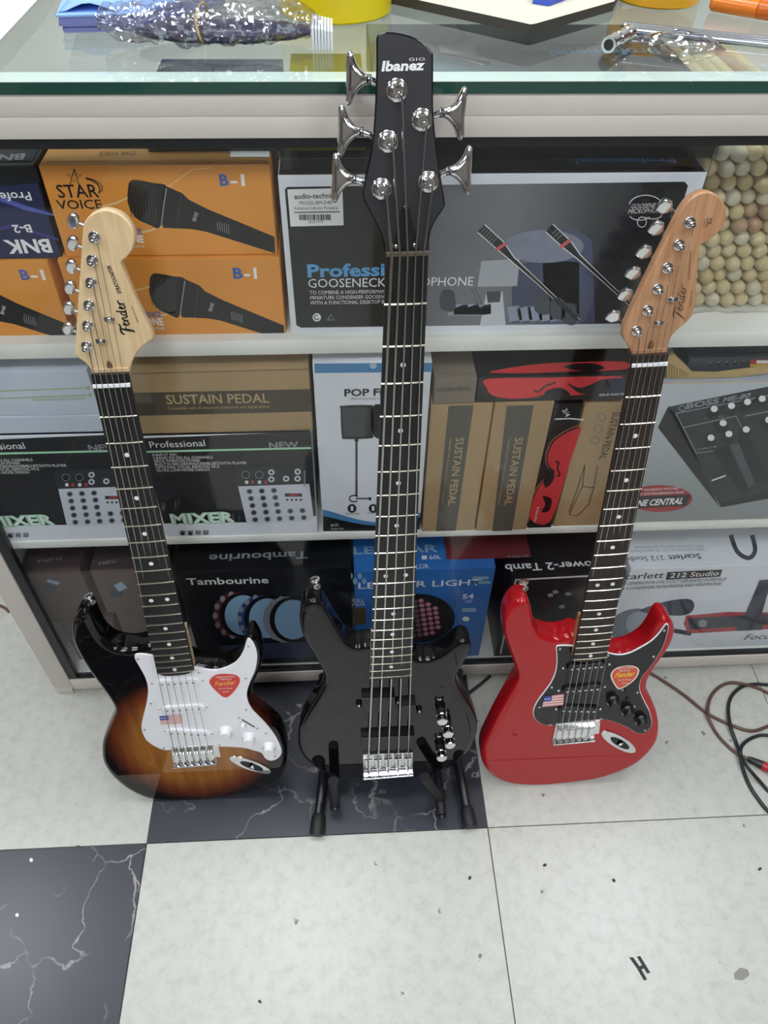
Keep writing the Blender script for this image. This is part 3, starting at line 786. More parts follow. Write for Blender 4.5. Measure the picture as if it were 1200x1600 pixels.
VIOLRED = mat('violin_red_print', '#d8383f', .4, 0, .05); VBLACK = mat('violin_black_print', '#141519', .35, 0, .1); VORANGE = mat('violin_outline', '#d98a5a', .5)
vio = Carton('violin_box', 'black box with red violin print standing upright, marked 3/4', (824, 826), (861, 823.5), (868, 631), SH2, .24, VBLACK, yfix=-1)
a = vio.art('printed_violin')
a.poly(cr([(909, 668), (890, 674), (868, 688), (858, 705), (856, 722), (862, 735), (854, 748), (842, 762), (832, 785), (829, 812), (860, 815), (885, 740), (908, 672)], 3), VIOLRED, 1)
a.line(cr([(907, 664), (888, 671), (865, 686), (855, 704), (853, 722), (858, 735), (851, 748), (839, 762), (829, 785), (826, 815)], 3, False), 1, VORANGE, 2)
a.poly(cr([(858, 732), (866, 736), (864, 752), (852, 762), (850, 748)], 3), VBLACK, 2)
a.line(cr([(867, 722), (873, 722), (871, 732), (875, 742), (870, 744)], 3, False), 2.4, VBLACK, 2)
a.poly(cr([(848, 775), (862, 780), (858, 798), (846, 800), (852, 788)], 3), VBLACK, 2)
a.text('3/4', (878, 641), (884, 652), 8, WHITEINK, 2, bold=.01); a.line([(867, 655), (890, 654), (912, 656)], 2, WHITEINK, 2)
a.text('Violin', (839, 792), (834, 816), 4, WHITEINK, 2, shear=.3); a.done()
susC = Carton('sustain_pedal_box', 'brown sustain pedal box with line drawing, upright behind the red guitar neck', (864, 823), (934, 820), (921, 631), SH2, .24, CARD, group='brown sustain pedal boxes', yfix=-1)
a = susC.art('printed_drawing')
a.text('SUSTAIN PEDAL', (958, 644), (936, 718), 11, PEDALBAND, 2, bold=.01)
for pts in ([(914, 726), (910, 760), (896, 790), (890, 804), (902, 806), (920, 788), (928, 762), (934, 727)], [(910, 760), (928, 762)], [(914, 726), (900, 770), (889, 800)]): a.line(pts, 1.4, PEDALBAND, 2)
for i in range(3): a.ring(940-i*5, 652+i*18, 6, 6, 2, mat('grey_green_print', '#7d7f70', .6), 2)
a.done()
zt = max(susA.ztop(), susB.ztop(), vio.ztop(), susC.ztop())
susD = Carton('sustain_pedal_box', 'darker grey-brown sustain pedal box lying on top of the upright sustain boxes', (677, 631), (741, 629.5), (681, 592), zt, .2, mat('grey_brown_card', '#7d7264', .6, 0, .1), group='brown sustain pedal boxes', yfix=-1)  # darker, greyer card colour than the other sustain boxes
a = susD.art('title_lettering'); a.text('SUSTAIN PEDAL', (682, 612), (735, 610), 6, PEDALBAND, 2, bold=.01); a.done()
vio2 = Carton('violin_box', 'black box with red violin print lying on its side under the shelf', (743, 629), (980, 623), (746, 589), zt, .16, VBLACK, yfix=-1)
a = vio2.art('printed_violin')
a.poly(cr([(762, 592), (760, 605), (770, 618), (800, 623), (840, 620), (862, 612), (890, 618), (930, 612), (974, 590), (940, 588), (860, 590)], 3), VIOLRED, 1)
a.line(cr([(834, 610), (842, 612), (852, 603), (862, 600), (868, 597)], 3, False), 2.5, VBLACK, 2)
a.poly(cr([(852, 612), (870, 606), (884, 609), (890, 618), (872, 624), (852, 624)], 3), VBLACK, 2)
a.poly(cr([(886, 598), (905, 606), (925, 600), (945, 592), (952, 604), (930, 614), (905, 614)], 3), VBLACK, 2); a.line(cr([(900, 596), (915, 602), (934, 594)], 3, False), 2, VIOLRED, 3)
a.poly([(948, 592), (976, 590), (976, 620), (950, 616)], mat('violin_blue_print', '#1c2540', .4), 2)
a.text('Violin for Student Use', (936, 619), (976, 617), 4, WHITEINK, 3, shear=.3); a.done()
a = vio2.art('printed_top', 'top')
a.poly(cr([(765, 582), (800, 574), (850, 568), (900, 566), (975, 565), (978, 577), (900, 580), (830, 583)], 3), VIOLRED, 1); a.poly(cr([(880, 574), (900, 568), (930, 568), (945, 576), (915, 580)], 3), VBLACK, 2); a.done()
BOSSGREY = mat_grad('pedal_box_front_print', [(0, '#878d8d'), (.5, '#9ea4a6'), (1, '#b9c0c6')], 1, 0, .25, .45)
boss = Carton('effects_pedal_box', 'grey-white multi-effects pedal box with large pedal picture at the right end', (960, 824), (1330, 801), (1012, 600), SH2, .26, mat('tan_card', '#c2ad86', .7), front=BOSSGREY, top=mat('grey_lid', '#a9b1ba', .5), yfix=-1)
a = boss.art('printed_pedal')
UNIT = mat('pedal_unit_print', '#2b2d33', .4, 0, .2, 30); UNITL = mat('pedal_unit_light_print', '#4c5058', .4); UNITD = mat('pedal_unit_dark_print', '#17181c', .4)
a.poly([(1043, 637), (1056, 646), (1125, 793), (1085, 742), (1028, 668)], UNITD, 1)
a.poly([(1043, 636), (1220, 600), (1330, 640), (1330, 755), (1126, 792)], UNIT, 1)
a.poly([(1125, 785), (1330, 740), (1330, 755), (1126, 793)], UNITD, 2)
a.line([(1056, 646), (1210, 616)], 1.5, GREYINK, 3); a.line([(1056, 646), (1088, 708), (1120, 704)], 1.5, GREYINK, 3); a.line([(1068, 668), (1150, 650), (1170, 690)], 1.5, GREYINK, 3); a.line([(1165, 650), (1215, 640)], 1.5, GREYINK, 3)
a.text('BOSS', (1072, 639), (1123, 630), 8, GREYINK, 4, bold=.04); a.ring(1066, 638, 5, 4, 1.4, GREYINK, 4)
a.text('ME-80', (1128, 629), (1172, 621), 7, GREYINK, 4, bold=.03, shear=.2)
for x, y in ((1113, 645), (1140, 640), (1165, 634), (1188, 629), (1127, 667), (1108, 690), (1136, 684), (1163, 677), (1198, 662)):
    a.ell(x, y, 11, 10, UNITD, 4); a.ell(x+3, y-6, 5.5, 5, WHITEINK, 5)
a.poly([(1114, 703), (1138, 696), (1170, 765), (1160, 776)], UNITD, 4); a.poly([(1153, 688), (1172, 684), (1202, 750), (1180, 756)], UNITD, 4); a.poly([(1140, 696), (1155, 692), (1182, 755), (1170, 762)], UNITL, 4)
a.line([(1112, 751), (1134, 743)], 2, WHITEINK, 4)
a.text('COMP / FX', (1100, 655), (1130, 652), 3, GREYINK, 4); a.text('DRIVE', (1090, 704), (1120, 699), 3, GREYINK, 4)
a.done()
a = boss.art('round_sticker')
a.ell(1030, 779, 52, 21, mat('dark_red_print', '#a32b34', .5), 2, n=28)
a.poly([(978, 776), (1080, 773), (1072, 790), (980, 795)], DARK, 3)
a.text('TONE CENTRAL', (978, 792), (1066, 787), 9, WHITEINK, 4, bold=.03, shear=.15)
a.text('LATEST GIG-READY PATCHES', (984, 768), (1060, 765), 3.6, WHITEINK, 4, shear=.15); a.text('CURATED EDITOR/LIBRARIAN FROM', (980, 775), (1068, 771), 3.8, WHITEINK, 4, shear=.15); a.done()
# torn cardboard flap standing up on that box and the goods lying on it
tp = boss.ztop()
fr = Frame(at_y(1043, 596, boss.fr.O.y+.01), (1, 0, 0), (0, 0, 1)); fr.O.z = tp
flap = thing('cardboard_flap', fr, 'torn corrugated cardboard flap curling up on the effects pedal box', 'cardboard')
TAN = mat('corrugated_tan', '#b9a06f', .8, 0, .15, 60)
mb = MB(); mb.prism(fr, [fr.px(*p) for p in ((1044, 595), (1040, 560), (1052, 553), (1072, 572), (1083, 584), (1120, 585), (1200, 575), (1202, 583), (1120, 594))], .0, -.006, TAN); mb.build('torn_sheet', flap)
mb = MB()
for i in range(9): mb.tube([fr.pw(1043+i*4, 590-i*.4, .0015), fr.pw(1043+i*4.2, 566+i*2.2, .0015)], .0014, TAN, 6)
mb.build('corrugation', flap)
gad = Carton('gadget_box', 'dark grey printed box lying on the effects pedal box under the shelf', (1072, 588), (1330, 572), (1062, 560), tp, .12, mat('gadget_dark_print', '#3d434d', .45, 0, .2, 25), yfix=-1)
a = gad.art('printed_cover')
for i in range(8): a.ell(1110+i*13, 569-i*.6, 3, 3, UNITD, 1); a.ell(1110+i*13, 567-i*.6, 1.3, 1.3, GREYINK, 2)
a.rect(1172, 562, 1260, 570, mat('red_ink', '#b33a3e', .5), 2); a.rect(1172, 569, 1260, 573, mat('yellow_ink', '#d9b24a', .5), 3); a.rect(1182, 563, 1200, 568, WHITEINK, 3)
a.done()

# --- bottom shelf -------------------------------------------------
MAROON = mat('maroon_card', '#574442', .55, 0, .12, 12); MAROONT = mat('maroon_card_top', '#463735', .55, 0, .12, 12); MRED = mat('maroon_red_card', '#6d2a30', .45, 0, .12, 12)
LBLUE = mat('pale_blue_print', '#8fb0c8', .5)
mA0 = Carton('accessory_box', 'dim maroon box under another one at the left end of the bottom shelf', (120, 1046), (196, 1044), (76, 974), BASE, .2, MAROON, group='maroon boxes on the bottom shelf', yfix=.345)
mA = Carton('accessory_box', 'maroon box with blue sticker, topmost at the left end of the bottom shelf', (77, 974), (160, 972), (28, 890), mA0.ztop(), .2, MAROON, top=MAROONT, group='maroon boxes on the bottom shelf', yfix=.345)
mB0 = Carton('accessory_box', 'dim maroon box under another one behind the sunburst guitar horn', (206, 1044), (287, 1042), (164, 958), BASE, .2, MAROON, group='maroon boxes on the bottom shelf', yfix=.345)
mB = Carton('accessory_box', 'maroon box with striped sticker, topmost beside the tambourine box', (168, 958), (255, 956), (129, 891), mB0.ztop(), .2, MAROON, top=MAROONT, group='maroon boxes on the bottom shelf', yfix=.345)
for c, pts, tx in ((mA, [(75, 905), (94, 910), (90, 914), (73, 909)], ((97, 869), (59, 875))), (mB, [(178, 914), (190, 909), (199, 918), (186, 925)], ((181, 874), (154, 878)))):
    a = c.art('sticker'); a.poly(pts, LBLUE, 1)
    a.poly([(pts[0][0]-5, pts[0][1]+7), (pts[0][0]+15, pts[0][1]+11), (pts[0][0]+10, pts[0][1]+21), (pts[0][0]-6, pts[0][1]+17)], mat('dark_blue_print', '#2b3350', .5), 1); a.done()
    a = c.art('top_lettering', 'top'); a.text('M-SM-6', tx[0], tx[1], 5, GREYINK, 1, shear=.2); a.done()
TAMB = mat('tambourine_box_print', '#14161c', .4, 0, .15, 10)
tamb = Carton('tambourine_box', 'black tambourine box with three blue drum heads on the bottom shelf', (316, 1041), (552, 1033), (262, 895), BASE, .24, TAMB, yfix=-1)
a = tamb.art('title_lettering'); a.text('Tambourine', (293, 914), (420, 911), 10, WHITEINK, 2, bold=.015); a.done()
HEAD = mat('drum_head_print', '#8fb4d2', .5, 0, .1, 20)
a = tamb.art('printed_tambourines')
for k, (x, y, cm) in enumerate(((377, 961, 'drum_rim_red'), (415, 966, 'drum_rim_blue'), (455, 968, 'drum_rim_silver'))):
    rim = mat(cm, ('#6b2a2e', '#2c4a86', '#8d8f98')[k], .5)
    l = 1+k*3
    a.ell(x-8, y, 36, 36, rim, l, n=28); a.ell(x, y, 34, 35, DARK, l+1, n=28); a.ell(x+3, y, 29, 31, HEAD, l+2, n=28)
    for i in range(7):
        an = math.radians(100+i*26); a.ell(x-8+33*math.cos(an), y+33*math.sin(an), 4, 5, GREYINK, l+1, n=8)
a.poly([(345, 1008), (546, 1000), (548, 1024), (345, 1032)], mat('blue_grey_band', '#39415a', .5), 12)
a.done()
a = tamb.art('top_lettering', 'top'); a.text('Tambourine', (481, 861), (327, 867), 11, GREYINK, 1, bold=.015); a.done()
LEDBLUE = mat('led_box_blue_print', '#2f6fb8', .45, 0, .25, 12)
par = Carton('stage_light_box', 'bright blue LED par light box behind the black bass body', (556, 1032), (748, 1024), (538, 894), BASE, .26, LEDBLUE, yfix=-1)
a = par.art('title_lettering')
a.text('LED PAR LIGHT', (560, 920), (752, 914), 9, WHITEINK, 2, bold=.01); a.text('FULL', (549, 942), (569, 941), 6, WHITEINK, 2); a.text('COLOR', (550, 947), (571, 946), 3.5, WHITEINK, 2)
a.text('54', (722, 936), (740, 935), 7, WHITEINK, 2, bold=.02); a.text('LED', (727, 942), (738, 941), 4, WHITEINK, 2)
a.rect(722, 950, 744, 956, LBLUE, 2); a.ell(728, 967, 6, 4, WHITEINK, 2, n=6); a.rect(553, 950, 572, 976, mat('photo_print', '#5a4a3a', .5, 0, .4, 60), 2)
for i in range(8): a.ell(742+i*3, 903+(i*7) % 14, 4, 2.5, LBLUE, 2, n=8)
for i in range(4): a.ell(548+i*7, 900+(i % 2)*8, 3.5, 5, LBLUE, 2, n=8)
a.done()
a = par.art('printed_lamp')
a.ell(655, 966, 56, 38, UNITD, 3, n=32); a.ell(650, 968, 44, 32, mat('lamp_face_print', '#2a2326', .5), 4, n=32)
PINK = mat('pink_led_print', '#d98f9c', .5); PINK2 = mat('dim_pink_led_print', '#8f6a74', .5)
for r in range(9):
    for k in range(9):
        x = 608+k*10+r*1.1; y = 938+r*7.4+k*1.5*((-1) ** 1)+8
        if ((x-652)/40)**2+((y-966)/30)**2 < 1: a.ell(x, y, 4.3, 3.1, PINK if k > 4 else PINK2, 5, n=10)
a.done()
a = par.art('top_lettering', 'top')
a.text('LED PAR', (552, 866), (685, 862), 11, LBLUE, 1, bold=.02); a.rect(659, 868, 667, 874, WHITEINK, 1); a.text('60L', (671, 874), (690, 873), 6, WHITEINK, 1); a.text('COLOR', (634, 889), (670, 888), 7, WHITEINK, 1); a.done()
mC = Carton('accessory_box', 'reddish maroon box lying on the blue LED light box', (700, 888), (832, 879), (703, 874), par.ztop(), .11, MRED, group='maroon boxes on the bottom shelf', yfix=par.fr.O.y+.02)
a = mC.art('sticker'); a.poly([(715, 876), (742, 874), (740, 881), (716, 884)], LBLUE, 1); a.done()
a = mC.art('top_lettering', 'top'); a.text('M-SM-6', (824, 866), (792, 868), 4, GREYINK, 1); a.done()
tam2 = Carton('tambourine_box', 'black Power-2 tambourine box with white frame behind the red guitar', (772, 1026), (930, 1020), (790, 900), BASE, .26, DARK, yfix=-1)
a = tam2.art('printed_frame')
a.line([(782, 1022), (806, 906), (920, 900)], 2.5, WHITEINK, 1)
for i, (x, y) in enumerate(((860, 930), (872, 935), (888, 928), (855, 945), (878, 948), (893, 940), (868, 925), (850, 938))): a.ell(x, y, 5, 3, mat('dim_red_print', '#4d2327', .5) if i % 2 else GREYINK, 2, n=8)
a.done()
a = tam2.art('top_lettering', 'top'); a.text('Power-2 Tamb', (936, 876), (788, 882), 11, WHITEINK, 1, bold=.015); a.done()
scar = Carton('audio_interface_box', 'white Scarlett 212 Studio audio interface box at the right of the bottom shelf', (935, 1019), (1300, 1004), (962, 890), BASE, .26, WHITECARD, yfix=-1)
a = scar.art('title_lettering')
a.text('Scarlett', (964, 906), (1036, 903), 9, INK, 2, bold=.01); a.poly([(1043, 894), (1129, 890), (1125, 901), (1040, 906)], KNOB, 2); a.text('212 Studio', (1046, 903), (1122, 899), 7, WHITEINK, 3, bold=.01)
a.text('THIRD-GENERATION 2-IN, 2-OUT USB AUDIO INTERFACE', (958, 915), (1134, 907), 4.5, INK, 2, shear=.2); a.text('WITH A CONDENSER MICROPHONE AND HEADPHONES', (958, 923), (1127, 914), 4.5, INK, 2, shear=.2)
a.text('Focusrite', (1162, 1000), (1240, 996), 8, INK, 2, shear=.15); a.done()
a = scar.art('printed_interface')
RED2 = mat('interface_red_print', '#b0383f', .45); HP = mat('headphone_print', '#6d7684', .5); HPD = mat('headphone_dark_print', '#343748', .5)
a.poly(cr([(960, 964), (985, 952), (1010, 955), (1000, 985), (970, 1000), (950, 985)], 4), HP, 1); a.ell(1000, 975, 22, 20, mat('headphone_pad_print', '#9aa2ad', .5), 2)
a.poly(cr([(1000, 955), (1040, 940), (1075, 936), (1085, 945), (1078, 958), (1055, 962)], 4), HPD, 2); a.line([(1020, 960), (1050, 985), (1080, 990)], 7, HPD, 2)
a.poly([(1072, 962), (1140, 956), (1215, 957), (1220, 982), (1075, 990), (1068, 975)], RED2, 2); a.poly([(1075, 966), (1200, 960), (1200, 976), (1078, 984)], HPD, 3)
a.ell(1098, 974, 7, 6, GREYINK, 4); a.ell(1130, 972, 5, 5, KNOB, 4); a.poly([(1187, 907), (1206, 905), (1185, 978), (1155, 982)], HPD, 4); a.poly([(1150, 978), (1192, 974), (1192, 984), (1152, 986)], HPD, 5)
a.done()
a = scar.art('top_lettering', 'top')
a.text('Scarlett', (1093, 865), (1043, 868), 8, INK, 1, bold=.01); a.text('212 Studio', (1036, 868), (975, 871), 7, INK, 1)
a.text('THIRD-GENERATION 2-IN, 2-OUT USB AUDIO INTERFACE', (1100, 856), (985, 859), 4, GREYINK, 1); a.text('WITH A CONDENSER MICROPHONE AND HEADPHONES', (1098, 851), (990, 853), 4, GREYINK, 1)
a.line(cr([(1142, 836), (1152, 862), (1170, 872), (1180, 860), (1175, 836)], 3, False), 7, HPD, 1); a.done()

# ================================================================== GUITARS
def mat_burst(name, cx, cy, rx, ry):
    m = bpy.data.materials.new(name); m.use_nodes = True; nt = m.node_tree; b = nt.nodes['Principled BSDF']
    tc = nt.nodes.new('ShaderNodeTexCoord'); mp = nt.nodes.new('ShaderNodeMapping'); mp.vector_type = 'TEXTURE'
    mp.inputs['Location'].default_value = (cx, cy, 0); mp.inputs['Scale'].default_value = (rx, ry, 1000)
    nt.links.new(tc.outputs['Object'], mp.inputs[0])
    ln = nt.nodes.new('ShaderNodeVectorMath'); ln.operation = 'LENGTH'; nt.links.new(mp.outputs[0], ln.inputs[0])
    r = ramp(nt, [(.0, '#b5782c'), (.6, '#a3682a'), (.8, '#743619'), (.95, '#1d0c08'), (1, '#0a0808')]); nt.links.new(ln.outputs['Value'], r.inputs[0])
    g = nt.nodes.new('ShaderNodeMapping'); g.inputs['Scale'].default_value = (45, 4, 45); nt.links.new(tc.outputs['Object'], g.inputs[0])
    nz = nt.nodes.new('ShaderNodeTexNoise'); nz.inputs['Scale'].default_value = 1.5; nz.inputs['Detail'].default_value = 5; nt.links.new(g.outputs[0], nz.inputs['Vector'])
    gr = ramp(nt, [(.3, '#c8c8c8'), (.7, '#ffffff')]); nt.links.new(nz.outputs['Fac'], gr.inputs[0])
    mx = nt.nodes.new('ShaderNodeMix'); mx.data_type = 'RGBA'; mx.blend_type = 'MULTIPLY'; mx.inputs[0].default_value = 1
    nt.links.new(r.outputs[0], mx.inputs[6]); nt.links.new(gr.outputs[0], mx.inputs[7]); nt.links.new(mx.outputs[2], b.inputs['Base Color'])
    b.inputs['Roughness'].default_value = .4; b.inputs['Specular IOR Level'].default_value = 0; b.inputs['Coat Weight'].default_value = 1; b.inputs['Coat Roughness'].default_value = .02
    return m

def lerp(a, b, t): return a+(b-a)*t
def dome(mb, fr, u, v, w, r, h, m, n=12):
    mb.lathe(fr.W(u, v, w), fr.N, [(r, 0), (r, h*.45), (r*.8, h*.8), (r*.4, h)], m, n)

def fretted_neck(t, fr, nutL, nutR, endL, endR, wtop, nfrets, board, back, nutmat, dots, zero_ext, string_px, nstr, gauge, saddle_px, wsad, neckdepth=.021, head=None, fret_mat=NICKEL, endround=True):
    """fretboard, frets, inlays, nut, strings"""
    nl, nr, el, er = (Vector(fr.px(*p, wtop)) for p in (nutL, nutR, endL, endR))
    nm, em = (nl+nr)/2, (el+er)/2
    ax = (em-nm).normalized()
    Lb = (em-nm).length
    s_len = Lb*.992/(1-2**(-nfrets/12))
    def edge(d):
        k = d/Lb
        return nl.lerp(el, k), nr.lerp(er, k)
    # board with a slightly cambered top
    mb = MB(); N = 24; vs = []; fs = []
    d0 = -zero_ext; d1 = Lb
    for i in range(N+1):
        d = lerp(d0, d1, i/N); a_, b_ = edge(d)
        for j in range(7):
            q = a_.lerp(b_, j/6); c = 1-((j-3)/3)**2
            dd = 0
            if endround and i == N: dd = .006*(1-((j-3)/3)**4)-.003
            vs.append(fr.W(q.x+ax.x*dd, q.y+ax.y*dd, wtop-.0009+.0009*c))
        vs.append(fr.W(b_.x, b_.y, wtop-.0065)); vs.append(fr.W(a_.x, a_.y, wtop-.0065))
    for i in range(N):
        for j in range(9):
            j2 = (j+1) % 9; fs.append([i*9+j, (i+1)*9+j, (i+1)*9+j2, i*9+j2])
    fs.append(list(range(9))); fs.append([N*9+j for j in range(9)][::-1])
    mb.add(vs, fs, board); fb = mb.build('fretboard', t, angle=30)
    for i in range(1, nfrets+1):
        d = s_len*(1-2**(-i/12)); a_, b_ = edge(d)
        mb = MB(); mb.tube([fr.W(*a_.lerp(b_, k/4), wtop-.0007+.0009*(1-((k-2)/2)**2)) for k in range(5)], .00115, fret_mat, 6); mb.build('fret', fb)
    for f, offs in dots:
        d = s_len*(1-(2**(-f/12)+2**(-(f-1)/12))/2)
        a_, b_ = edge(d)
        for o in offs:
            q = a_.lerp(b_, o)
            mb = MB(); mb.lathe(fr.W(q.x, q.y, wtop-.0012), fr.N, [(.0031, 0), (.0031, .0015), (.0027, .0017)], WHITEINK, 12); mb.build('inlay_dot', fb)
    # nut
    a_, b_ = edge(0); a2, b2 = edge(-.0045)
    mb = MB(); mb.prism(fr, [tuple(a_), tuple(b_), tuple(b2), tuple(a2)], wtop+.0016, wtop-.002, nutmat, r0=.0006); mb.build('nut', t)
    return nl, nr, s_len, edge, ax

def ferrule_post(t, fr, u, v, w, r, scale=1.0, post=True):
    mb = MB(); mb.lathe(fr.W(u, v, w), fr.N, [(r, 0), (r, .0012), (r*.86, .0026), (r*.62, .003), (r*.6, .0028)], CHROME, 20)
    o = mb.build('tuning_peg', t)
    mb = MB(); h = .011*scale
    mb.lathe(fr.W(u, v, w), fr.N, [(r*.5, 0), (r*.5, .004*scale), (r*.36, .0065*scale), (r*.38, .009*scale), (r*.5, h), (r*.42, h+.001), (r*.2, h+.0011), (r*.18, h-.002)], CHROME, 16)
    mb.build('post', o); return o

def strat(name, label, bot, lean, outline, body_mat, guard, guard_mat, guard_edge, neckd, headpts, headmat, posts, buttons, button_style, trees, truss, rows, poles_mat, cover_mat, gscrews, knobs, knob_mat, knob_style, switch, bridge, jack, strapb, decals, ptype):
    O = at_z(*bot, .0095)
    a_ = math.radians(lean)
    fr = Frame(O, (1, 0, 0), (0, math.sin(a_), math.cos(a_)))
    t = thing(name, fr, label, 'guitar')
    # body
    bw = -.008
    uv = cr([fr.px(x, y, bw) for x, y in outline], 4)
    bm_ = body_mat(fr) if callable(body_mat) else body_mat
    mb = MB(); mb.prism(fr, uv, 0, -.044, bm_, r0=.0105, r1=.0105, seg=5); body = mb.build('body', t, angle=60)
    # pickguard
    gw = .0024
    g = cr([fr.px(x, y, gw) for x, y in guard], 4)
    mb = MB(); mb.prism(fr, g, gw, .0002, guard_mat, r0=.0009, side=guard_edge, seg=1); pg = mb.build('pickguard', t, angle=25)
    for x, y in gscrews:
        u, v = fr.px(x, y, gw); mb = MB(); dome(mb, fr, u, v, gw, .0023, .0012, CHROME, 10); mb.build('screw', pg)
    # pickups
    for (x0, y0), (x1, y1), (sx0, sy0), (sx1, sy1) in rows:
        pw_ = .0075
        A = Vector(fr.px(x0, y0, pw_)); B = Vector(fr.px(x1, y1, pw_)); d = (B-A).normalized(); n = Vector((-d.y, d.x))
        mid = (A+B)/2; hl = (B-A).length/2+.0085; hw = .0088
        pts = []
        for k in range(9): an = -math.pi/2+math.pi*k/8; pts.append(mid+d*(hl-hw+hw*math.cos(an))+n*hw*math.sin(an))
        for k in range(9): an = math.pi/2+math.pi*k/8; pts.append(mid+d*(-hl+hw+hw*math.cos(an))+n*hw*math.sin(an))
        mb = MB(); mb.prism(fr, [tuple(p) for p in pts], pw_, gw+.0001, cover_mat, r0=.0016); pk = mb.build('pickup', t, angle=30)
        for k in range(6):
            q = A.lerp(B, k/5); mb = MB(); dome(mb, fr, q.x, q.y, pw_, .0024, .0009, poles_mat, 10); mb.build('pole_piece', pk)
        for sx, sy in ((sx0, sy0), (sx1, sy1)):
            u, v = fr.px(sx, sy, gw); mb = MB(); dome(mb, fr, u, v, gw, .0024, .0016, CHROME, 10); mb.build('screw', pk)
    # controls
    for k, (x, y) in enumerate(knobs):
        u, v = fr.px(x, y, .012)
        mb = MB(); mb.lathe(fr.W(u, v, gw+.0002), fr.N, [(.0118, 0), (.0120, .0015), (.0098, .004), (.0092, .0055), (.0086, .0125), (.0078, .0138), (.0035, .0138)], knob_mat, 24)
        kb = mb.build('control_knob', t, angle=30)
        mb = MB(); kf = Frame(fr.W(u, v, gw), fr.U, fr.V)
        for i in range(10):
            an = math.radians(200+i*14); mb.box(Frame(kf.W(.0104*math.cos(an), .0104*math.sin(an), .0042), fr.U, fr.V), -.0003, .0003, -.0009, .0009, 0, .0003, knob_style)
        mb.build('number_marks', kb)
    (x0, y0), (x1, y1), tip = switch
    A = Vector(fr.px(x0, y0, gw)); B = Vector(fr.px(x1, y1, gw)); d = (B-A).normalized(); n = Vector((-d.y, d.x))*.0012
    mb = MB(); mb.prism(fr, [tuple(A+n), tuple(B+n), tuple(B-n), tuple(A-n)], gw+.0004, gw, BLACKPLASTIC); sw = mb.build('selector_switch', t)
    q = A.lerp(B, .15); mb = MB(); mb.tube([fr.W(q.x, q.y, gw), fr.W(q.x, q.y+.001, gw+.006)], .001, CHROME, 8); mb.build('lever', sw)
    mb = MB(); mb.lathe(fr.W(q.x, q.y+.001, gw+.006), fr.N, [(.001, 0), (.0028, .001), (.0034, .006), (.002, .0095)], knob_mat, 12); mb.build('switch_tip', sw)
    for p in (A-d*.006, B+d*.006):
        mb = MB(); dome(mb, fr, p.x, p.y, gw, .0023, .0012, CHROME, 10); mb.build('screw', sw)
    # bridge
    bq = [Vector(fr.px(x, y, .003)) for x, y in bridge]            # TL TR BR BL
    mb = MB(); mb.prism(fr, [tuple(p) for p in bq], .0032, .0002, CHROME, r0=.0006)
    e = bq[1]; f2 = bq[2]; ex = (bq[1]-bq[0]).normalized()
    mb.prism(fr, [tuple(e.lerp(f2, .1)), tuple(e.lerp(f2, .1)+ex*.008), tuple(e.lerp(f2, .75)+ex*.008), tuple(e.lerp(f2, .75))], .0028, .0002, CHROME)
    br = mb.build('bridge', t)
    dn = ((bq[3]-bq[0])+(bq[2]-bq[1]))/2; L = dn.length; dn.normalize()
    sad = []
    for k in range(6):
        k0 = (k+.10)/6*.98+.01; k1 = (k+.90)/6*.98+.01
        a0 = bq[0].lerp(bq[1], k0); a1 = bq[0].lerp(bq[1], k1)
        s0 = a0+dn*L*.18; s1 = a1+dn*L*.18; s2 = a1+dn*L*.72; s3 = a0+dn*L*.72
        mb = MB(); mb.prism(fr, [tuple(s0), tuple(s1), tuple(s2), tuple(s3)], .0085, .0034, CHROME, r0=.0012)
        mid0 = (s0+s1)/2; mid3 = (s2+s3)/2
        mb.tube([fr.W(*mid3, .0062), fr.W(*(mid3+dn*L*.2), .0062)], .0011, CHROME, 8)
        for q in ((s0+mid0)/2, (s1+mid0)/2): mb.tube([fr.W(*(q+dn*.003), .0082), fr.W(*(q+dn*.003), .0105)], .0011, CHROME, 8)
        mb.build('saddle', br); sad.append((a0+a1)/2+dn*L*.24)
    # rear lip of the bridge
    mb = MB(); mb.prism(fr, [tuple(bq[3]-dn*.003), tuple(bq[2]-dn*.003), tuple(bq[2]), tuple(bq[3])], .0105, .0033, CHROME, r0=.001); mb.build('bridge_lip', br)
    # jack plate
    (cx, cy), (dx, dy), wd = jack
    c = Vector(fr.px(cx, cy, .002)); d = (Vector(fr.px(cx+dx, cy+dy, .002))-c); ln_ = d.length; d.normalize(); n = Vector((-d.y, d.x))
    pts = [tuple(c+d*ln_*math.cos(2*math.pi*i/28)+n*wd*math.sin(2*math.pi*i/28)) for i in range(28)]
    mb = MB(); mb.prism(fr, pts, .0022, .0002, CHROME, r0=.0012); jp = mb.build('jack_plate', t, angle=50)
    pts = [tuple(c+d*(ln_*.55*math.cos(2*math.pi*i/20)+.003)+n*wd*.55*math.sin(2*math.pi*i/20)) for i in range(20)]
    mb = MB(); mb.prism(fr, pts, .0027, .0023, mat('jack_dark', '#3b3d44', .15, 1.0)); mb.build('jack_recess', jp)
    q = c+d*.004; mb = MB(); mb.lathe(fr.W(*q, .0027), (fr.N*.75+fr.U*d.x*.5+fr.V*d.y*.5), [(.0058, 0), (.0058, .002), (.004, .0028), (.0036, .001)], CHROME, 16); mb.build('jack_socket', jp)
    # strap button on the upper horn
    p = fr.pw(*strapb, -.022)
    axd = (fr.V*.95-fr.U*.25).normalized()
    mb = MB(); mb.lathe(p-axd*.008, axd, [(.0055, 0), (.0052, .002), (.0035, .005), (.0038, .009), (.0072, .013), (.0074, .0145), (.004, .016)], CHROME, 18); mb.build('strap_button', t)
    # neck
    nutL, nutR, endL, endR, wtop, extra, nfr, board, nutmat = neckd
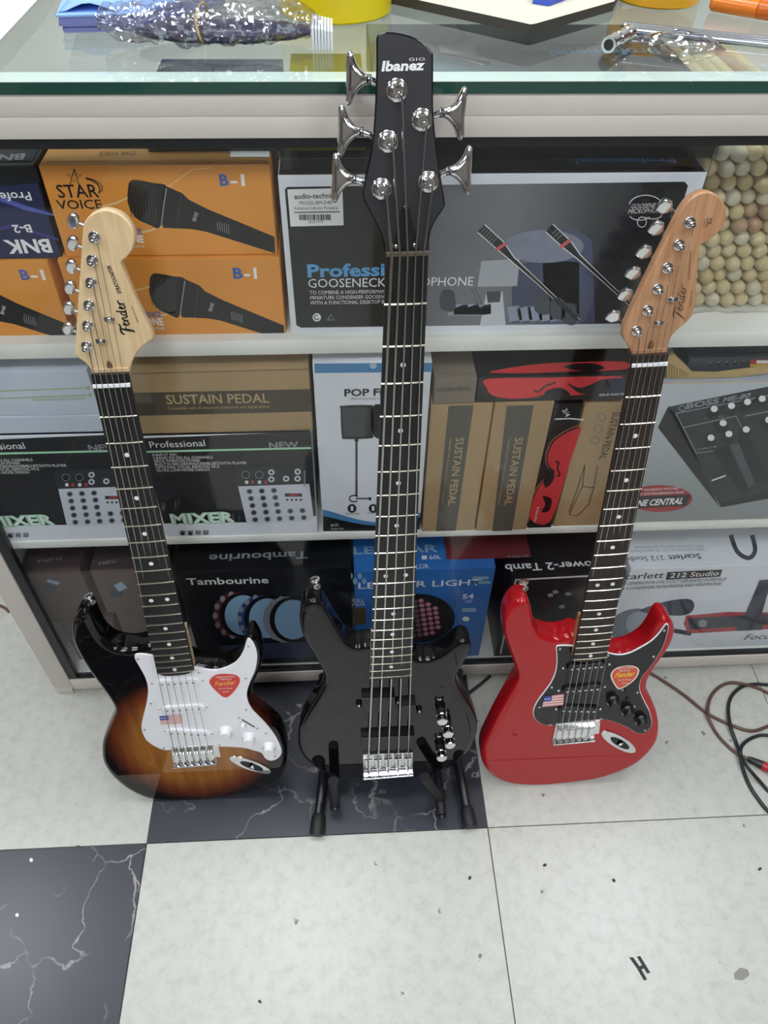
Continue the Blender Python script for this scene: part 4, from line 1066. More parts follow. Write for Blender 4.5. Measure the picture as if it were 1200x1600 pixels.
    dots = [(f, (.5,)) for f in (3, 5, 7, 9, 15, 17, 19, 21) if f <= nfr]+[(12, (.28, .72))]
    nl, nr, s_len, edge, ax = fretted_neck(t, fr, nutL, nutR, endL, endR, wtop, nfr, board, headmat, nutmat, dots, extra, None, 6, None, None, None)
    # neck shaft: rounded back under the board, from the heel to the headstock
    mb = MB(); vs = []; fs = []; N = 14
    Lb = s_len*(1-2**(-nfr/12))
    for i in range(N+1):
        d = lerp(-extra-.004, Lb, i/N); a_, b_ = edge(d)
        dep = lerp(.0145, .018, i/N)
        for j in range(9):
            k = j/8; q = a_.lerp(b_, k); z = math.sin(math.pi*k)
            vs.append(fr.W(q.x, q.y, wtop-.0066-dep*z**.6))
    for i in range(N):
        for j in range(8): fs.append([i*9+j, i*9+j+1, (i+1)*9+j+1, (i+1)*9+j])
        fs.append([i*9+8, i*9, (i+1)*9, (i+1)*9+8])
    fs.append(list(range(9))[::-1]); fs.append([N*9+j for j in range(9)])
    mb.add(vs, fs, headmat)
    # heel block set in the body
    a_, b_ = edge(Lb-.085); c_, d_ = edge(Lb)
    mb.prism(fr, [tuple(a_), tuple(b_), tuple(d_), tuple(c_)], wtop-.0067, -.004, headmat)
    hw = wtop-.0095
    hp = [fr.px(x, y, hw) for x, y in headpts]
    mb.prism(fr, cr(hp, 3, False)[:-1] + [hp[-1]], hw, hw-.014, headmat, r0=.0016, r1=.002, seg=3)
    nk = mb.build('neck', t, angle=50)
    # truss rod hole
    u, v = fr.px(*truss, hw); mb = MB(); mb.prism(fr, [(u+.0032*math.cos(2*math.pi*i/16), v+.0085*math.sin(2*math.pi*i/16)) for i in range(16)], hw+.0004, hw-.001, mat('truss_hole', '#5f4426', .6)); mb.build('truss_rod_hole', nk)
    # tuners
    pp = []
    for (x, y), (bx, by) in zip(posts, buttons):
        u, v = fr.px(x, y, hw); tp_ = ferrule_post(t, fr, u, v, hw, .0068); pp.append(Vector((u, v)))
        wb = hw-.019
        bu = Vector(fr.px(bx, by, wb)); d = (Vector((u, v))-bu); d.normalize()
        mb = MB(); mb.box(Frame(fr.W(u, v, hw-.014), fr.U*d.x+fr.V*d.y, fr.U*-d.y+fr.V*d.x), -.011, .009, -.007, .007, -.010, -.0005, CHROME, bev=.0015); mb.build('gear_box', tp_)
        mb = MB(); mb.tube([fr.W(*Vector((u, v)), wb), fr.W(*(bu+d*.002), wb)], .0021, CHROME, 10); mb.build('shaft', tp_)
        D3 = fr.U*d.x+fr.V*d.y; Pn = fr.U*-d.y+fr.V*d.x
        bf = Frame(fr.W(*bu, wb), D3, Pn)
        if button_style == 'oval':
            pts = [(.0062*math.cos(2*math.pi*i/20), .0098*math.sin(2*math.pi*i/20)) for i in range(20)]
        else:
            pts = [(.0085, .003), (.003, .0088), (-.006, .0078), (-.0082, 0), (-.006, -.0078), (.003, -.0088), (.0085, -.003)]
        # the button disc stands edge-on between the shaft and the viewer, faces half to the front
        bf2 = Frame(bf.O, D3, (Pn*.93+fr.N*.36))
        mb = MB(); mb.prism(bf2, pts, .0035, -.0035, CHROME, r0=.0022, r1=.0022, seg=3); mb.build('button', tp_)
    for x, y in trees:
        u, v = fr.px(x, y, hw); mb = MB(); mb.box(fr, u-.0058, u+.0058, v-.0028, v+.0028, hw+.003, hw+.0045, CHROME, bev=.0006); mb.box(fr, u-.002, u+.002, v-.002, v+.002, hw, hw+.003, CHROME)
        dome(mb, fr, u, v, hw+.0045, .0022, .0012, CHROME, 10); mb.build('string_tree', t)
    # strings: saddle -> nut -> post
    for k in range(6):
        n0, n1 = edge(-.002); q = n0.lerp(n1, .11+.78*k/5); pst = pp[5-k] if ptype == 'rev' else pp[len(pp)-1-k]
        r = lerp(.00062, .00034, k/5)
        s0 = sad[k]
        mb = MB(); mb.tube([fr.W(s0.x, s0.y, .0105), fr.W(q.x, q.y, wtop+.0019), fr.W(pst.x+.003, pst.y-.001, hw+.006)], r, STEEL, 6); mb.build('string', t)
    for f in decals: f(fr, t, hw, gw, pg, nk)
    return t, fr

def pick_sticker(pts, border, inner, yl):
    def f(fr, t, hw, gw, pg, nk):
        a = Art(fr, t, 'pick_sticker', gw)
        c = (sum(p[0] for p in pts)/len(pts), sum(p[1] for p in pts)/len(pts))
        a.poly(cr(pts, 5), border, 2); a.poly(cr([(c[0]+(x-c[0])*.9, c[1]+(y-c[1])*.9) for x, y in pts], 5), inner, 3)
        w = max(p[0] for p in pts)-min(p[0] for p in pts)
        x0 = c[0]-w/2
        a.text('AMERICAN SPECIAL', (x0+w*.18, c[1]-8.5), (x0+w*.82, c[1]-10), 2.6, WHITEINK, 4); a.text('TREMOLO', (x0+w*.3, c[1]-5), (x0+w*.7, c[1]-6), 2.4, WHITEINK, 4)
        a.text('Fender', (x0+w*.16, c[1]+4), (x0+w*.86, c[1]+1), 7, yl, 4, bold=.03, shear=.35)
        a.text('See the Dealer', (x0+w*.28, c[1]+9), (x0+w*.75, c[1]+8), 2.4, WHITEINK, 4); a.text('Fender', (x0+w*.4, c[1]+14), (x0+w*.62, c[1]+13.5), 2.4, WHITEINK, 4, shear=.3)
        a.done('red pick-shaped sticker on the pickguard')
    return f
def flag_sticker(tl, tr, br, bl):
    def f(fr, t, hw, gw, pg, nk):
        a = Art(fr, t, 'flag_sticker', gw)
        def q(s_, r_):
            x = lerp(lerp(tl[0], tr[0], s_), lerp(bl[0], br[0], s_), r_); y = lerp(lerp(tl[1], tr[1], s_), lerp(bl[1], br[1], s_), r_); return (x, y)
        FR = mat('flag_red', '#d98a86', .5); FW = mat('flag_white', '#f0dcd8', .5); FB = mat('flag_blue', '#3a4aa0', .5)
        for i in range(9):
            a.poly([q(0, i/9), q(1, i/9), q(1, (i+1)/9), q(0, (i+1)/9)], FR if i % 2 == 0 else FW, 2)
        a.poly([q(0, 0), q(.4, 0), q(.4, .52), q(0, .52)], FB, 3); a.text('Fender', q(.04, .38), q(.36, .34), 3, WHITEINK, 4, shear=.3)
        a.done('small striped flag sticker')
    return f
def script_logo(x0, y0, x1, y1, h, ink, big=True):
    """flowing brush-script wordmark on the headstock, F with a long backward bar"""
    def f(fr, t, hw, gw, pg, nk):
        a = Art(fr, t, 'brand_logo', hw)
        dx, dy = x1-x0, y1-y0; L = math.hypot(dx, dy); ex = (dx/L, dy/L); ey = (ex[1], -ex[0])
        # letters drawn in a 0..6 by 0..1 box
        S = [([(0.1, -.35), (.35, -.25), (.55, .2), (.75, .75), (.9, 1.05)], [.10, .2, .26, .22, .12]),
             ([(-.1, .75), (.2, 1.05), (.7, 1.12), (1.3, 1.05), (1.75, 1.2)], [.08, .22, .2, .2, .1]), ([(.45, .42), (.8, .5), (1.15, .5)], [.1, .16, .08]),
             ([(1.25, .28), (1.6, .42), (1.75, .6), (1.55, .68), (1.38, .45), (1.4, .12), (1.65, .02), (1.95, .2)], .15),
             ([(2.0, .62), (2.1, .3), (2.1, .02)], .16), ([(2.1, .3), (2.4, .62), (2.6, .6), (2.6, .25), (2.75, .03), (2.9, .15)], .15),
             ([(3.5, .6), (3.2, .6), (3.0, .3), (3.1, .05), (3.4, .12), (3.55, .4)], .15), ([(3.75, 1.15), (3.6, .6), (3.58, .05), (3.8, .12)], .16),
             ([(3.95, .28), (4.3, .42), (4.4, .6), (4.2, .68), (4.05, .4), (4.1, .1), (4.35, .02), (4.6, .2)], .15),
             ([(4.75, .65), (4.8, .3), (4.8, .0)], .17), ([(4.8, .35), (5.0, .62), (5.25, .68), (5.5, .6)], [.14, .18, .16, .06])]
        for pts, wd in S:
            P = [(x0+ex[0]*p[0]/5.5*L+ey[0]*p[1]*h+ex[0]*p[1]*h*.15, y0+ex[1]*p[0]/5.5*L+ey[1]*p[1]*h+ex[1]*p[1]*h*.15) for p in pts]
            n = len(P); Q = cr(P, 3, False)
            if isinstance(wd, list): W_ = [lerp(wd[min(i//3, n-1)], wd[min(i//3+1, n-1)], (i % 3)/3)*h for i in range(len(Q))]
            else: W_ = [wd*h*(1 if big else .6)]*len(Q)
            if not big and isinstance(wd, list): W_ = [x*.55 for x in W_]
            a.line(Q, W_, ink, 2)
        a.done('black script lettering on the headstock')
    return f
def head_text(body, p0, p1, h, ink, **k):
    def f(fr, t, hw, gw, pg, nk):
        a = Art(fr, t, 'headstock_lettering', hw); a.text(body, p0, p1, h, ink, 2, **k); a.done()
    return f

burst = lambda fr: mat_burst('sunburst_lacquer', *fr.px(298, 1162, 0), .150, .168)
BLUEBOARD = mat('dark_slate_board_end', '#3a4258', .5)
strat('electric_guitar', 'sunburst electric guitar with white pickguard and pale maple headstock', (300, 1246), 11,
      [(131, 950), (139, 953), (145, 963), (151, 977), (159, 991), (169, 1001), (182, 1008), (200, 1011), (217, 1009), (240, 1004), (265, 1012), (288, 1026), (305, 1034), (330, 1040), (347, 1040), (360, 1036), (372, 1028), (379, 1016), (383, 1003), (389, 991), (398, 993), (407, 1008), (410, 1028), (406, 1045), (398, 1062), (391, 1078), (389, 1090), (393, 1101), (404, 1112), (420, 1124), (435, 1137), (444, 1153), (449, 1175), (447, 1196), (438, 1214), (420, 1228), (391, 1237), (353, 1243), (313, 1247), (279, 1248), (247, 1247), (223, 1241), (199, 1229), (177, 1211), (164, 1193), (160, 1178), (161, 1157), (169, 1136), (177, 1117), (179, 1104), (170, 1087), (155, 1066), (137, 1041), (122, 1016), (114, 996), (113, 975), (120, 958)],
      burst,
      [(210, 1028), (215, 1022), (238, 1024), (262, 1030), (285, 1038), (303, 1042), (317, 1045), (337, 1047), (355, 1042), (370, 1033), (380, 1018), (385, 1002), (389, 998), (397, 1007), (402, 1025), (399, 1047), (390, 1068), (386, 1082), (387, 1094), (394, 1109), (415, 1131), (431, 1152), (440, 1173), (436, 1184), (425, 1189), (415, 1186), (408, 1177), (396, 1173), (380, 1169), (345, 1167), (305, 1168), (267, 1172), (255, 1172), (239, 1165), (227, 1155), (221, 1139), (223, 1123), (229, 1098), (231, 1077), (227, 1060), (218, 1043)],
      WHITEPLASTIC, WHITEPLASTIC,
      ((146, 606.5), (204, 604), (246, 1056), (303, 1051), .0150, .016, 21, DARKBOARD, WHITEPLASTIC),
      [(146, 589), (142, 578), (133, 567), (118, 556), (117.6, 546), (121, 480), (126, 410), (129, 358), (134, 344), (144, 334), (160, 328), (176, 330), (192, 338), (204, 352), (210, 368), (208, 386), (200, 400), (190, 409), (192, 420), (208, 460), (224, 494), (239, 526), (232, 534), (218, 546), (208, 562), (203, 576), (202, 588)],
      MAPLE, [(148, 370), (145, 406), (143, 441), (140, 476), (138, 508), (136, 540)], [(115, 345), (114, 380), (112, 416), (110, 449), (108, 481), (107, 513)], 'oval',
      [(172, 497), (159, 531)], (172, 574),
      [((254, 1070), (302, 1067), (238, 1067), (317, 1063)), ((262, 1111), (311, 1108), (249, 1108), (324, 1104)), ((269, 1146), (320, 1149), (258, 1142), (332, 1146))], CHROME, WHITEPLASTIC,
      [(216, 1030), (311, 1051), (384, 1060), (389, 1010), (385, 1109), (416, 1146), (430, 1182), (343, 1164), (256, 1169), (226, 1140), (236, 1099)],
      [(352, 1148), (388, 1158), (420, 1173)], WHITEPLASTIC, mat('faint_gold_ink', '#b0a070', .5), ((378, 1124), (398, 1136), 0),
      [(267, 1168), (333, 1163), (339, 1190), (271, 1196)], ((391, 1196), (32, 12), .0135), (141, 936),
      [pick_sticker([(327, 1066), (336, 1055), (352, 1053), (369, 1055), (375, 1064), (366, 1080), (353, 1090), (340, 1082)], mat('sticker_red', '#d8413a', .45), mat('sticker_red', '#d8413a', .45), mat('sticker_orange', '#e8a04a', .5)),
       flag_sticker((249, 1119), (284, 1117), (285, 1130), (251, 1132)),
       script_logo(206, 521, 193, 468, 14, INK), head_text('STRATOCASTER', (190, 458), (172, 414), 5.5, INK, bold=.03), head_text('MADE IN U.S.A.', (217, 504), (207, 478), 2.6, INK)], 'std')
GUARDBLACK = mat('black_guard', '#16171a', .18, 0, .05)
strat('electric_guitar', 'red electric guitar with black pickguard and roasted maple headstock', (880, 1222), 11,
      [(817, 932), (825, 935), (830, 950), (833, 968), (839, 981), (848, 988), (865, 992), (883, 990), (900, 986), (925, 996), (945, 1011), (958, 1016), (969, 1017), (984, 1014), (996, 1008), (1008, 999), (1018, 985), (1026, 970), (1034, 962), (1044, 963), (1051, 972), (1053, 986), (1047, 1004), (1035, 1023), (1020, 1044), (1011, 1062), (1010, 1077), (1018, 1093), (1026, 1113), (1029, 1135), (1025, 1156), (1009, 1177), (988, 1193), (961, 1205), (927, 1215), (889, 1220), (847, 1224), (807, 1223), (780, 1216), (762, 1203), (752, 1185), (753, 1166), (760, 1149), (774, 1121), (789, 1094), (800, 1075), (807, 1060), (806, 1046), (800, 1028), (793, 1008), (787, 988), (787, 966), (793, 949), (804, 937)],
      mat('red_lacquer', '#ae141c', .4, 0, .04, 8, coat=1.0, spec=0.0),
      [(869, 1013), (873, 1009), (893, 1009), (920, 1014), (949, 1020), (967, 1023), (984, 1020), (1002, 1011), (1018, 1001), (1030, 989), (1038, 978), (1042, 975), (1045, 979), (1042, 995), (1035, 1014), (1020, 1038), (1005, 1056), (1000, 1070), (1001, 1081), (1008, 1097), (1015, 1111), (1019, 1130), (1012, 1143), (1003, 1147), (993, 1145), (980, 1137), (961, 1129), (943, 1125), (905, 1127), (865, 1134), (847, 1132), (836, 1124), (833, 1111), (840, 1095), (852, 1079), (861, 1066), (868, 1049), (870, 1030)],
      GUARDBLACK, WHITEPLASTIC,
      ((987, 574), (1042, 571), (895, 1034), (948, 1030), .0150, .014, 21, ROSEWOOD, WHITEPLASTIC),
      [(989, 556), (986, 548), (980, 538), (974, 528), (975, 514), (986, 488), (1010, 438), (1034, 390), (1058, 342), (1068, 324), (1080, 310), (1094, 302), (1108, 300), (1122, 306), (1132, 320), (1135, 336), (1130, 354), (1118, 368), (1104, 378), (1094, 384), (1092, 394), (1090, 420), (1087, 466), (1082, 492), (1070, 506), (1056, 518), (1046, 532), (1042, 546), (1042, 554)],
      ROAST, [(1077, 347), (1060, 382), (1042, 418), (1027, 451), (1011, 484), (994, 516)], [(1038, 322), (1025, 356), (1006, 393), (989, 426), (977, 460), (958, 493)], 'hex',
      [(1049, 466), (1027, 503)], (1016, 542),
      [((894, 1046), (940, 1042), (880, 1044), (952, 1038)), ((887, 1081), (934, 1077), (873, 1079), (945, 1073)), ((881, 1111), (928, 1112), (869, 1108), (938, 1108))], CHROME, BLACKPLASTIC,
      [(875, 1014), (1038, 985), (1021, 1026), (996, 1082), (862, 1074), (843, 1105), (860, 1132), (939, 1123), (1008, 1141), (950, 1024)],
      [(960, 1101), (983, 1116), (1004, 1131)], BLACKPLASTIC, WHITEINK, ((975, 1081), (989, 1101), 0),
      [(869, 1131), (931, 1126), (928, 1154), (863, 1160)], ((967, 1160), (25, 16), .0135), (819, 914),
      [pick_sticker([(954, 1055), (962, 1044), (978, 1040), (992, 1041), (999, 1048), (991, 1063), (969, 1077), (960, 1070)], mat('sticker_border', '#f0e4dc', .45), mat('sticker_orange_red', '#dc5a3c', .45), mat('sticker_yellow', '#f0c23a', .5)),
       flag_sticker((851, 1088), (881, 1084), (880, 1102), (847, 1105)),
       script_logo(1064, 499, 1074, 446, 12, mat('sepia_ink', '#4a3524', .5), False), head_text('STRATOCASTER', (1078, 436), (1080, 392), 2.4, mat('sepia_ink', '#4a3524', .5)), head_text('MADE IN U.S.A.', (1080, 480), (1082, 452), 2.4, mat('sepia_ink', '#4a3524', .5)),
       head_text('ORIGINAL', (1100.5, 356), (1103, 341), 2.0, mat('sepia_ink', '#4a3524', .5)), head_text('Contour', (1105.5, 356), (1108, 340), 4, INK, shear=.3), head_text('Body', (1111, 350), (1113, 340), 4, INK, shear=.3)], 'std')

# --- the bass ------------------------------------------------------
def bass():
    lean = 8.5
    O = at_z(600, 1215, .05); a_ = math.radians(lean)
    fr = Frame(O, (1, 0, 0), (0, math.sin(a_), math.cos(a_)))
    t = thing('bass_guitar', fr, 'black five-string bass guitar standing between the two electric guitars', 'bass guitar')
    outline = [(490, 935), (499, 938), (508, 949), (516, 963), (526, 980), (537, 996), (549, 1004), (560, 1007), (575, 1005), (610, 1012), (640, 1022), (655, 1027), (672, 1026), (685, 1021), (697, 1014), (710, 1004), (722, 998), (732, 1001), (736, 1010), (732, 1022), (725, 1034), (717, 1046), (713, 1058), (717, 1073), (726, 1089), (738, 1107), (745, 1124), (745, 1140), (741, 1156), (733, 1170), (720, 1184), (700, 1198), (670, 1208), (635, 1214), (600, 1216), (565, 1216), (530, 1212), (505, 1205), (485, 1192), (471, 1177), (466, 1160), (467, 1141), (474, 1122), (488, 1098), (500, 1078), (506, 1064), (505, 1050), (498, 1036), (488, 1020), (478, 1003), (471, 985), (468, 965), (471, 949), (479, 939)]
    uv = cr([fr.px(x, y, -.006) for x, y in outline], 4)
    mb = MB(); mb.prism(fr, uv, 0, -.04, BLACKGLOSS, r0=.009, r1=.009, seg=5); mb.build('body', t, angle=60)
    wtop = .0155
    dots = [(f, (.5,)) for f in (3, 5, 7, 9, 15, 17, 19, 21)]+[(12, (.28, .76)), (24, (.28, .76))]
    dots = [d for d in dots if d[0] <= 22]
    nl, nr, s_len, edge, ax = fretted_neck(t, fr, (603.5, 401), (669.5, 399), (578, 1063), (643, 1059), wtop, 22, DARKBOARD, BLACKSATIN, mat('bronze_nut', '#6f6558', .4, .6), dots, .004, None, 5, None, None, None, endround=False)
    Lb = s_len*(1-2**(-22/12))
    mb = MB(); vs = []; fs = []; N = 14
    for i in range(N+1):
        d = lerp(-.006, Lb, i/N); p, q_ = edge(d)
        for j in range(9):
            k = j/8; q = p.lerp(q_, k); vs.append(fr.W(q.x, q.y, wtop-.0066-.017*math.sin(math.pi*k)**.6))
    for i in range(N):
        for j in range(8): fs.append([i*9+j, i*9+j+1, (i+1)*9+j+1, (i+1)*9+j])
        fs.append([i*9+8, i*9, (i+1)*9, (i+1)*9+8])
    fs.append(list(range(9))[::-1]); fs.append([N*9+j for j in range(9)])
    mb.add(vs, fs, MAPLE)
    p, q_ = edge(Lb-.09); c_, d_ = edge(Lb); mb.prism(fr, [tuple(p), tuple(q_), tuple(d_), tuple(c_)], wtop-.0067, -.004, MAPLE)
    mb.build('neck', t, angle=50)
    # angled headstock
    nm = edge(-.006); mid = (nm[0]+nm[1])/2
    ho = fr.W(mid.x, mid.y, wtop-.004); ha = math.radians(lean+9)
    hf = Frame(ho, (1, 0, 0), (0, math.sin(ha), math.cos(ha)))
    hp = [(600, 396), (598, 375), (588, 350), (571, 319), (566, 304), (569, 285), (579, 238), (585, 186), (588, 107), (588, 62), (592, 53), (603, 50), (621, 51), (644, 57), (662, 67), (674, 80), (677, 92), (677, 164), (680, 209), (687, 265), (695, 314), (693, 326), (681, 344), (672, 366), (670, 396)]
    h = [hf.px(x, y, 0) for x, y in hp]
    mb = MB(); mb.prism(hf, cr(h, 3, False), 0, -.013, BLACKSATIN, r0=.0012, r1=.0012, seg=2, side=BLACKGLOSS); hd = mb.build('headstock', t, angle=50)
    # truss cover
    mb = MB(); mb.prism(hf, [hf.px(*x) for x in ((629, 322), (634, 317), (639, 322), (655, 389), (613, 390))], .0025, 0, BLACKPLASTIC, r0=.0005); tc_ = mb.build('truss_cover', t)
    for x in ((634, 324), (619, 385), (648, 383)):
        u, v = hf.px(*x, .0025); mb = MB(); dome(mb, hf, u, v, .0025, .0022, .0015, CHROME, 10); mb.build('screw', tc_)
    posts = [(620, 141), (659, 187), (606, 221), (596, 295), (669, 284)]
    wings = [(-1, 577, 124, 541, 122), (1, 690, 176, 727, 178), (-1, 565, 206, 528, 204), (-1, 554, 280, 519, 278), (1, 700, 267, 736, 267)]
    pw = []
    for (x, y), (sd, sx, sy, ex_, ey_) in zip(posts, wings):
        u, v = hf.px(x, y, 0); pw.append((u, v))
        tp_ = ferrule_post(t, hf, u, v, 0, .0098, 1.25)
        wb = -.012
        s0 = Vector(hf.px(sx, sy, wb)); e0 = Vector(hf.px(ex_, ey_, wb)); d = (e0-s0).normalized(); n = Vector((-d.y, d.x)); L = (e0-s0).length
        mb = MB(); mb.lathe(hf.W(u, v, -.013), -hf.N, [(.011, 0), (.011, .004), (.009, .006)], CHROME, 18); mb.build('gear_plate', tp_)
        mb = MB(); base = Vector((u, v)); mb.tube([hf.W(*base, wb-.004), hf.W(*(s0+d*.001), wb)], .0034, CHROME, 12); mb.build('shaft', tp_)
        # clover-leaf key
        prof = [(0, .0036), (.2, .0050), (.42, .0085), (.58, .0130), (.68, .0180), (.76, .0215), (.86, .0228), (.97, .0215), (1.03, .0165), (1.03, .009), (1.01, 0)]
        pts = [tuple(s0+d*L*x_+n*w_) for x_, w_ in prof]+[tuple(s0+d*L*x_-n*w_) for x_, w_ in prof[-2::-1]]
        mb = MB(); mb.prism(hf, cr(pts, 2), wb+.0055, wb-.0055, CHROME, r0=.0052, r1=.0052, seg=5); mb.build('key', tp_, angle=70)
        mb = MB(); mb.lathe(hf.W(*(s0-d*.002), wb), hf.U*d.x+hf.V*d.y, [(.0042, 0), (.0044, .001), (.0042, .003)], mat('dark_chrome', '#8a8c92', .15, 1.0), 14); mb.build('collar', tp_)
    a = Art(hf, t, 'brand_logo'); a.text('Ibanez', (596, 111), (664, 109), 15, WHITEINK, 2, bold=.035, shear=.15); a.text('GIO', (639, 95), (664, 94.5), 4.5, WHITEINK, 2, space=1.1); a.done('white lettering on the headstock')
    # pickups
    PK = mat('pickup_black', '#0e0e10', .25, 0, .05)
    def soap(pts, ear):
        w = .011
        p = [fr.px(x, y, w) for x, y in pts]
        mb = MB(); mb.prism(fr, p, w, .0002, PK, r0=.0012); o = mb.build('pickup', t, angle=30)
        for x, y in ear:
            u, v = fr.px(x, y, .005); mb = MB(); mb.lathe(fr.W(u, v, .0002), fr.N, [(.0052, 0), (.0052, .0045), (.0045, .005)], PK, 12); dome(mb, fr, u, v, .005, .0022, .0015, CHROME, 10); mb.build('screw_ear', o)
    soap([(565, 1092), (617, 1090), (619, 1112), (566, 1114)], [(561, 1103), (622, 1098)])
    soap([(622, 1104), (650, 1102), (652, 1122), (622, 1124)], [(655, 1112)])
    soap([(564, 1154), (648, 1150), (650, 1168), (564, 1171)], [])
    # bridge
    bq = [Vector(fr.px(*p_, .004)) for p_ in ((567, 1180), (645, 1177), (645, 1207), (568, 1213))]
    mb = MB(); mb.prism(fr, [tuple(p_) for p_ in bq], .0035, .0002, CHROME, r0=.0008); br = mb.build('bridge', t)
    dn = ((bq[3]-bq[0])+(bq[2]-bq[1]))/2; L = dn.length; dn.normalize(); sad = []
    for k in range(5):
        a0 = bq[0].lerp(bq[1], (k+.12)/5); a1 = bq[0].lerp(bq[1], (k+.88)/5)
        mb = MB(); mb.prism(fr, [tuple(a0+dn*L*.12), tuple(a1+dn*L*.12), tuple(a1+dn*L*.5), tuple(a0+dn*L*.5)], .0105, .0036, CHROME, r0=.0018)
        mb.tube([fr.W(*((a0+a1)/2+dn*L*.5), .007), fr.W(*((a0+a1)/2+dn*L*.92), .007)], .0022, CHROME, 10); mb.build('saddle', br)
        sad.append((a0+a1)/2+dn*L*.2)
    mb = MB(); mb.prism(fr, [tuple(bq[3]-dn*.004), tuple(bq[2]-dn*.004), tuple(bq[2]), tuple(bq[3])], .013, .0036, CHROME, r0=.0012); mb.build('bridge_lip', br)
    order = [3, 2, 0, 1, 4]
    for k in range(5):
        n0, n1 = edge(-.002); q = n0.lerp(n1, .13+.74*k/4); u, v = pw[order[k]]
        r = lerp(.0016, .0009, k/4); s0 = sad[k]
        P2 = hf.W(u+.004, v-.001, .008)
        mb = MB(); mb.tube([fr.W(*(s0+dn*.02), .011), fr.W(s0.x, s0.y, .0125), fr.W(q.x, q.y, wtop+.003), P2], r, STEEL, 8); mb.build('string', t)
    # knobs
    for (x, y), big in (((690, 1119), 1), ((699, 1139), 0), ((702, 1156), 0), ((689, 1176), 1)):
        u, v = fr.px(x, y, .012)
        mb = MB(); mb.lathe(fr.W(u, v, .0002), fr.N, [(.0082, 0), (.0082, .011)], BLACKSATIN, 20); kb = mb.build('control_knob', t)
        mb = MB(); mb.lathe(fr.W(u, v, .0112), fr.N, [(.0090, 0), (.0092, .001), (.0082, .002), (.0082, .010), (.0091, .0118), (.0078, .0132), (.003, .0134)], CHROME, 20); mb.build('knob_cap', kb)
    p = fr.pw(494, 912, -.018); axd = (fr.V*.96-fr.U*.2).normalized()
    mb = MB(); mb.lathe(p-axd*.006, axd, [(.0055, 0), (.0052, .002), (.0035, .005), (.0038, .009), (.0072, .013), (.0074, .0145), (.004, .016)], CHROME, 18); mb.build('strap_button', t)
    return fr
bfr = bass()

# --- stand of the bass --------------------------------------------
def bass_stand():
    o = at_z(615, 1230, 0)
    t = thing('guitar_stand', Frame(o, (1, 0, 0), (0, 1, 0)), 'folding black tubular guitar stand holding the bass', 'guitar stand')
    TUBE = mat('stand_black_tube', '#1a1b1e', .3, 0, .05)
    fl = at_z(496, 1294, .013); frr = at_z(733, 1282, .013)
    for fx, bxp in ((fl, at_z(512, 1160, .0)), (frr, at_z(702, 1130, .0))):
        top = Vector((bxp.x, .185, .22)); top.y = .2; top.z = .2; mid = Vector((lerp(fx.x, bxp.x, .8), .135, .029))
        mb = MB(); mb.tube(cr([tuple(fx), tuple(fx.lerp(mid, .6)), tuple(mid), tuple(mid.lerp(top, .45)+Vector((0, .012, -.008))), tuple(top)], 4, False), .0085, TUBE, 12); mb.build('leg', t)
        d = (mid-fx).normalized()
        mb = MB(); mb.lathe(fx-d*.012, d, [(.0118, 0), (.0135, .004), (.0125, .03), (.010, .036)], RUBBER, 14); mb.build('rubber_foot', t)
        back = Vector((bxp.x+(.02 if fx is fl else -.02), .283, .014))
        mb = MB(); mb.tube([top+Vector((0, 0, -.01)), back], .0085, TUBE, 12); mb.build('leg', t)
        mb = MB(); d2 = (top-back).normalized(); mb.lathe(back-d2*.012, d2, [(.0118, 0), (.0135, .004), (.0125, .03), (.010, .036)], RUBBER, 14); mb.build('rubber_foot', t)
    A = Vector((at_z(512, 1160, 0).x, .203, .19)); B = Vector((at_z(702, 1130, 0).x, .203, .19))
    mb = MB(); mb.tube([A, B], .007, TUBE, 12); mb.build('cross_bar', t)
    # carrying hooks: from the legs forward under the body, tips turned up in front of it
    zb = .033
    for px, tip, side in (((523, 1262), (519, 1184), 1), ((690, 1274), (668, 1160), -1)):
        e = at_z(*px, zb-.006)
        yb = bfr.W(0, 0, -.05).y
        x = e.x
        yt = bfr.O.y-.016
        tw = at_y(*tip, yt-.0); 
        pts = cr([(x, .172, .08), (x, yb+.03, .04), (x, yb, zb), (x, yt-.004, zb-.002), (x, yt-.018, zb+.008), (lerp(x, tw.x, .4), yt-.017, zb+.03), (tw.x, yt-.012, min(tw.z, zb+.075))], 4, False)
        mb = MB(); mb.tube(pts[:-9], .0072, TUBE, 12); mb.build('hook_arm', t)
        mb = MB(); mb.tube(pts[-13:], .0092, RUBBER, 12); mb.build('rubber_sleeve', t)
        mb = MB(); mb.tube([(x, yt-.004, zb-.002), e], .0085, RUBBER, 12); mb.lathe(e, (0, -1, -.35), [(.0085, 0), (.0075, .004), (.004, .005), (.0035, .002)], TUBE, 12); mb.build('end_cap', t)
bass_stand()

# ================================================================== ON THE FLOOR
def cable(name, label, pts, r, m, parts=None, flip=False):
    P = []
    for x, y, z in pts:
        P.append(tuple(at_z(x, y, z)))
    mb = MB(); mb.tube(cr(P, 8, False), r, m, 8); o = mb.build(name, None); return tag(o, label, 'cable')
BROWNC = mat('brown_cable', '#5e4438', .4, 0, .1); BLACKC = mat('black_cable', '#202225', .4, 0, .1)
r = .0032
pts = [(1520, 1180, r), (1440, 1120, r), (1350, 1092, r), (1280, 1098, r), (1225, 1122, r), (1195, 1137, r), (1172, 1142, r), (1145, 1134, r), (1107, 1116, r+.0002), (1070, 1087, r), (1035, 1063, r), (1016, 1052, r), (1000, 1044, r), (985, 1036, r)]
cable('instrument_cable', 'brown cable running straight from under the counter past the red guitar', pts, r, BROWNC)
fr = Frame(at_z(1190, 1200, r), (1, 0, 0), (0, 1, 0))
t = thing('microphone_cable', fr, 'looped brown cable with a black and red plug at the right edge', 'cable')
